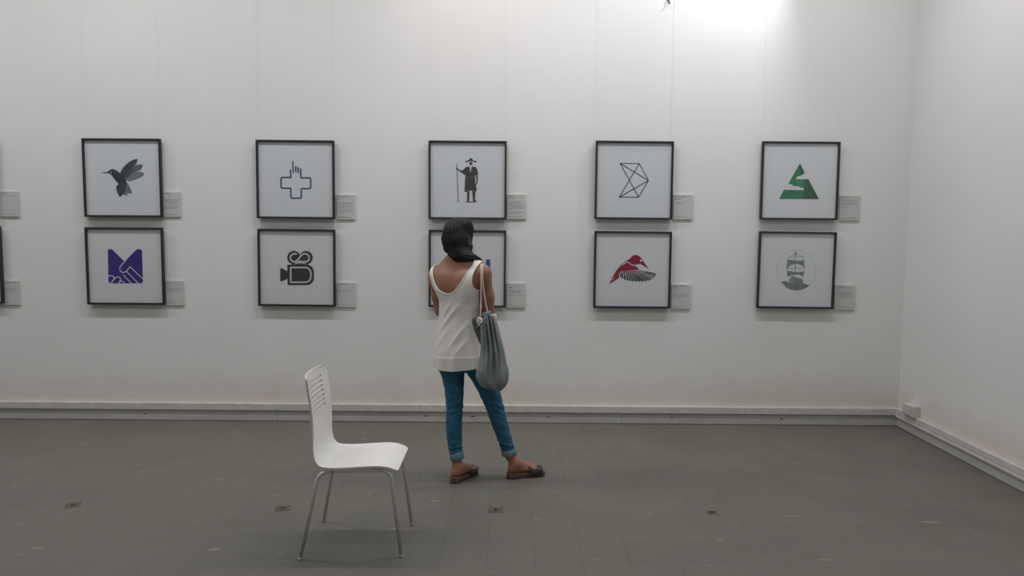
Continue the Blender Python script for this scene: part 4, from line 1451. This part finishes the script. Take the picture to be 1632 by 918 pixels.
# ---- jeans
def build_jeans():
    v = Vol((-0.50, 4.60, 0.10), (0.14, 4.98, 0.99), 0.0045)
    k_ = 1.0
    v.loft([(0.69, -0.315, 4.795, 0.124, 0.092), (0.74, -0.313, 4.79, 0.138, 0.106), (0.82, -0.313, 4.787, 0.136, 0.107), (0.90, -0.308, 4.795, 0.128, 0.101), (0.965, -0.305, 4.80, 0.118, 0.093)], TH, 0.02)

    def wr(seed):
        def f_(u, v_, Z):
            a_ = np.arctan2(v_, u)
            e = 0.0022 * np.sin(Z * 150 + 2.2 * np.sin(a_ * 2 + seed) + a_) * np.exp(-((Z - 0.46) / 0.06) ** 2)
            e = e + 0.0028 * np.sin(Z * 210 + 1.5 * np.sin(a_ * 2 + seed)) * np.exp(-((Z - 0.215) / 0.035) ** 2)
            return e + 0.0012 * np.sin(Z * 95 + a_ * 2 + seed)
        return f_
    v.loft(LEG_L, 0.0, 0.02, 2.0, wr(0.5))
    v.loft(LEG_R, 0.0, 0.02, 2.0, wr(2.0))
    V, Q = v.mesh()
    V = relax(V, Q, 1, 0.5)
    z = V[:, 2]
    g = np.minimum(z - 0.172, 0.955 - z)
    vs, fs, rim = clip(V, Q, g)
    pl = np.array(PERSON.location)
    o = mesh('jeans', np.array(vs) - pl, fs, M_jean, PERSON, True)
    solidify(o, 0.002)
    o['label'] = 'skinny blue jeans rolled at the ankle'
    # turned-up cuffs
    for cx, cy, rx, ry, z0, z1, tl in ((-0.3125, 4.752, 0.0425, 0.046, 0.136, 0.190, 0.10), (0.0105, 4.823, 0.0455, 0.047, 0.143, 0.186, 0.12)):
        n, rows = 40, [(0.0, -0.004), (0.06, 0.0005), (0.5, 0.0015), (0.94, 0.0005), (1.0, -0.003)]
        vs, fs = [], []
        for t, e in rows:
            for j in range(n):
                a_ = 2 * PI * j / n
                wv = 0.0012 * math.sin(3 * a_ + 4 * t) + 0.0007 * math.sin(7 * a_ - 5 * t)
                shx = (0.008 if cx > -0.1 else 0.004) * (0.5 - t)
                vs.append((cx + shx + (rx + e + wv) * math.cos(a_), cy + (ry + e + wv) * math.sin(a_), z0 + (z1 - z0) * t + tl * 0.05 * math.cos(a_)))
        for i in range(len(rows) - 1):
            for j in range(n):
                fs.append((i * n + j, i * n + (j + 1) % n, (i + 1) * n + (j + 1) % n, (i + 1) * n + j))
        c_ = mesh('cuff', np.array(vs) - pl, fs, M_cuff, o, True)
        solidify(c_, 0.004)
        c_['label'] = 'paler turned-up cuff'


build_jeans()


# ---- sandals
def build_sandal(sd, sx):
    pl = np.array(PERSON.location)
    root = None
    # footprint half outlines (a along the foot, inner and outer half width)
    outl = spline([(-0.006, 0.0), (0.0, 0.018), (0.02, 0.030), (0.06, 0.032), (0.11, 0.031), (0.15, 0.036), (0.185, 0.043), (0.215, 0.043), (0.236, 0.033), (0.247, 0.012), (0.247, -0.012), (0.236, -0.034), (0.215, -0.044), (0.18, -0.045), (0.14, -0.040), (0.10, -0.035), (0.06, -0.034), (0.02, -0.030), (0.0, -0.018)], 4, True)
    n = len(outl)

    def layer(name, zb, zt, sc, m, parent):
        vs = []
        for zz, s_ in ((zb, sc - 0.03), (zb + 0.002, sc), (zt - 0.002, sc), (zt, sc - 0.03)):
            for a_, b_ in outl:
                zq = zz + (0.006 * max(0, 1 - a_ / 0.10) if zz > 0.02 else 0)
                vs.append(fp(sd, 0.12 + (a_ - 0.12) * s_, b_ * s_, zq) - pl)
        fs = [tuple(reversed(range(n))), tuple(3 * n + i for i in range(n))]
        for q in range(3):
            for i in range(n):
                fs.append((q * n + i, q * n + (i + 1) % n, (q + 1) * n + (i + 1) % n, (q + 1) * n + i))
        o = mesh(name, vs, fs, m, parent)
        bm = bmesh.new()
        bm.from_mesh(o.data)
        bmesh.ops.recalc_face_normals(bm, faces=bm.faces[:])
        bm.to_mesh(o.data)
        bm.free()
        smooth_by_angle(o, 40)
        return o
    root = layer('sandal', 0.006, 0.034, 1.0, M_cork, PERSON)
    root['label'] = 'cork-soled sandal with a dark strap'
    layer('outsole', 0.0, 0.0065, 1.01, M_sole, root)
    # wide strap over the forefoot
    vs, fs = [], []
    na, nt = 7, 18
    for i in range(na):
        u = i / (na - 1)
        for j in range(nt + 1):
            t = PI * j / nt
            al = 0.138 + 0.076 * u + 0.012 * math.sin(t) * (u - 0.5) * 2 - 0.008 * math.cos(t) * sx * 0
            hw = 0.047 - 0.001 * u
            b_ = -hw * math.cos(t)
            zc = 0.014 + (0.068 - 0.022 * u) * math.sin(t) ** 0.75
            vs.append(fp(sd, al, b_, zc) - pl)
    for i in range(na - 1):
        for j in range(nt):
            p = i * (nt + 1) + j
            fs.append((p, p + 1, p + nt + 2, p + nt + 1))
    st = mesh('strap', vs, fs, M_strap, root, True)
    solidify(st, 0.003)
    # buckle on the outer side of the strap
    b0 = 0.034 * sx
    pts = [fp(sd, 0.180 + da, b0 + db * sx, zz) - pl for da, db, zz in ((-0.010, -0.010, 0.066), (0.012, -0.010, 0.060), (0.012, 0.006, 0.050), (-0.010, 0.006, 0.056))]
    MB().tube([tuple(p) for p in pts], 0.0016, 6, closed=True).build('buckle', M_buckle, root, True)


build_sandal('L', -1)
build_sandal('R', 1)

# ------------------------------------------------------------------ shoulder bag
M_bag = mat('grey_cotton', lin((128, 134, 137)), 0.85, var=0.06, vscale=(12, 12, 12), bump=0.3, bscale=(400, 400, 400), bdist=0.001)
M_lining_shade = mat('shaded_grey_lining', lin((84, 88, 88)), 0.9, var=0.1, vscale=(60, 60, 400))  # darker than the bag cloth, carries the painted shade of the flap
M_cord = mat('cream_cord', (0.66, 0.57, 0.49), 0.8, bump=0.5, bscale=(300, 300, 500), bdist=0.001)
M_knot = mat('white_rope_knot', (0.70, 0.68, 0.63), 0.85, bump=0.6, bscale=(250, 250, 250), bdist=0.002)
BAG = empty('tote_bag', (-0.09, 4.655, 0.56), 'grey cotton drawstring bag hanging from the visitor\'s right shoulder', 'bag')
BL_ = np.array(BAG.location)


def build_bag():
    # (z, left, right, depth half, centre y)
    rows = np.array([(0.568, -0.075, -0.040, 0.004, 4.655), (0.578, -0.120, -0.030, 0.018, 4.655), (0.592, -0.163, -0.015, 0.034, 4.655), (0.622, -0.184, 0.001, 0.050, 4.655), (0.655, -0.197, 0.007, 0.056, 4.655), (0.695, -0.195, 0.005, 0.056, 4.655),
                     (0.745, -0.180, -0.009, 0.052, 4.655), (0.80, -0.170, -0.018, 0.046, 4.655), (0.865, -0.168, -0.033, 0.042, 4.655), (0.91, -0.170, -0.046, 0.038, 4.655), (0.965, -0.172, -0.060, 0.032, 4.655), (1.005, -0.170, -0.074, 0.026, 4.657), (1.030, -0.165, -0.086, 0.022, 4.66), (1.048, -0.155, -0.105, 0.016, 4.663)])
    rows[:, 1:3] *= 0.977
    zz = np.concatenate([np.linspace(0.568, 0.60, 8)[:-1], np.linspace(0.60, 1.048, 60)])
    n = 120
    vs, fs = [], []
    sm = {c: np.interp(zz, rows[:, 0], rows[:, c]) for c in range(1, 5)}
    for i, z in enumerate(zz):
        t = (z - 0.568) / 0.48
        xl, xr, dp, cy = (sm[c][i] for c in (1, 2, 3, 4))
        cx, rx = (xl + xr) / 2, (xr - xl) / 2
        fold = min(1, t * 2.2) * (0.30 + 0.70 * t)
        for j in range(n):
            a_ = 2 * PI * j / n
            c, s_ = math.cos(a_), math.sin(a_)
            # deep pleats radiating from the drawn-in neck
            xx = c * rx
            pl_ = 0.0
            for px, wd, am in ((0.14, 0.09, -0.034), (-0.30, 0.09, -0.030), (0.52, 0.08, -0.022), (-0.08, 0.09, 0.014), (0.74, 0.10, 0.010), (-0.66, 0.12, -0.018), (0.33, 0.08, 0.012)):
                q = px * (1.0 - 0.25 * (1 - t))
                pl_ += am * math.exp(-((c - q) / wd) ** 2)
            dent = 0.007 * math.sin(7 * a_ + 9 * t) * (1 - t) + 0.005 * math.sin(3 * a_ - 14 * t) + 0.008 * (abs(((t * 3.1 + c * 1.2) % 1.0) - 0.5) - 0.25) * (1 - t)
            y = cy - 0.006 + s_ * (dp + dent) * (1.0 if s_ < 0 else 0.45) + (-pl_ * fold if s_ < 0 else pl_ * fold * 0.6) * abs(s_)
            vs.append((cx + xx, y, 1.6 - 0.977 * (1.6 - z) + (0.012 * math.sin(3 * a_) * max(0, t - 0.9) * 6)))
    m = len(zz)
    for i in range(m - 1):
        for j in range(n):
            fs.append((i * n + j, i * n + (j + 1) % n, (i + 1) * n + (j + 1) % n, (i + 1) * n + j))
    fs.append(tuple(reversed(range(n))))
    o = mesh('bag_body', np.array(vs) - BL_, fs, M_bag, BAG, True)
    solidify(o, 0.002)
    # loose corner of the mouth folded out to the left, lining showing, its shade put into a darker grey
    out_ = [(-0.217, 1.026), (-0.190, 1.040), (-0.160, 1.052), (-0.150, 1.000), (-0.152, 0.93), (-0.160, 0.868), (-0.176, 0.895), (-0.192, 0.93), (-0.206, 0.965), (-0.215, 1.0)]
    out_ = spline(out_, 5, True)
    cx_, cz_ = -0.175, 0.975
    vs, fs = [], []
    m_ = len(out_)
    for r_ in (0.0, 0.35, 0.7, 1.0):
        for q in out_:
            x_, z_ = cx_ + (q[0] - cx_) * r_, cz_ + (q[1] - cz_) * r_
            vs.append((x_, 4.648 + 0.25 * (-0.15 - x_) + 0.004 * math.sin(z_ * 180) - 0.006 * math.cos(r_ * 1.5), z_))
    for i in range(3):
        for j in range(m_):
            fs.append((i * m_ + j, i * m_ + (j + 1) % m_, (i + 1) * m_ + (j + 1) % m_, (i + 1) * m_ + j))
    fl_ = mesh('mouth_flap', np.array(vs) - BL_, fs, M_lining_shade, BAG, True)
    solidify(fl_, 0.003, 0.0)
    fl_['label'] = 'ribbed inside of the folded mouth, shade put into its darker grey'
    # gathered casing at the mouth, standing up between the cords
    vs, fs = [], []
    for i in range(9):
        t = i / 8
        z = 0.995 + 0.075 * t
        for j in range(32):
            a_ = 2 * PI * j / 32
            r = 1 + 0.22 * math.sin(6 * a_ + 1)
            vs.append((-0.130 + 0.004 * t + (0.026 - 0.008 * t) * r * math.cos(a_), 4.650 + 0.008 * t + (0.022 - 0.008 * t) * r * math.sin(a_), z + 0.006 * math.cos(a_)))
    for i in range(8):
        for j in range(32):
            fs.append((i * 32 + j, i * 32 + (j + 1) % 32, (i + 1) * 32 + (j + 1) % 32, (i + 1) * 32 + j))
    c_ = mesh('gathered_mouth', np.array(vs) - BL_, fs, M_bag, BAG, True)
    solidify(c_, 0.002)
    # cords over the shoulder and down the front
    top = SHR + np.array([0.0, 0.0, 0.052])
    for pts in ([(-0.170, 4.640, 1.022), (-0.166, 4.648, 1.06), (-0.164, 4.657, 1.15), (-0.164, 4.663, 1.25), (-0.165, 4.671, 1.30), (-0.166, 4.690, 1.335), (-0.167, 4.718, 1.351), (-0.166, 4.745, 1.352), (-0.160, 4.775, 1.338), (-0.167, 4.795, 1.29), (-0.169, 4.785, 1.20), (-0.168, 4.745, 1.11), (-0.167, 4.69, 1.06), (-0.166, 4.655, 1.035)],
                [(-0.120, 4.655, 1.045), (-0.126, 4.656, 1.075), (-0.143, 4.662, 1.16), (-0.155, 4.667, 1.25), (-0.156, 4.674, 1.30), (-0.156, 4.692, 1.333), (-0.157, 4.718, 1.349), (-0.156, 4.745, 1.350), (-0.150, 4.776, 1.336), (-0.157, 4.798, 1.29), (-0.150, 4.790, 1.20), (-0.135, 4.750, 1.11), (-0.125, 4.70, 1.06), (-0.122, 4.665, 1.045)]):
        MB().tube([tuple(np.array(p) - BL_) for p in spline(pts, 8)], 0.0042, 8).build('shoulder_cord', M_cord, BAG, True)
    # knotted rope ends
    for kx, ky, kz, a0 in ((-0.171, 4.622, 1.018, 0.2), (-0.086, 4.645, 1.036, 1.0)):
        pts = []
        for i in range(48):
            t = 2 * PI * i / 48
            r = 0.010 + 0.0055 * math.cos(3 * t)
            pts.append((kx + r * math.cos(2 * t + a0) - BL_[0], ky + 0.007 * math.sin(3 * t) - BL_[1], kz + 1.25 * r * math.sin(2 * t + a0) - BL_[2]))
        k_ = MB().tube(pts, 0.0052, 8, closed=True).build('cord_knot', M_knot, BAG, True)
        k_['label'] = 'white knotted cord end'
        MB().tube([(kx - BL_[0], ky - BL_[1], kz - 0.008 - BL_[2]), (kx - 0.004 - BL_[0], ky - 0.003 - BL_[1], kz - 0.020 - BL_[2]), (kx - 0.002 - BL_[0], ky - 0.003 - BL_[1], kz - 0.030 - BL_[2])], [0.005, 0.0055, 0.007], 8).build('cord_tail', M_knot, k_, True)


build_bag()
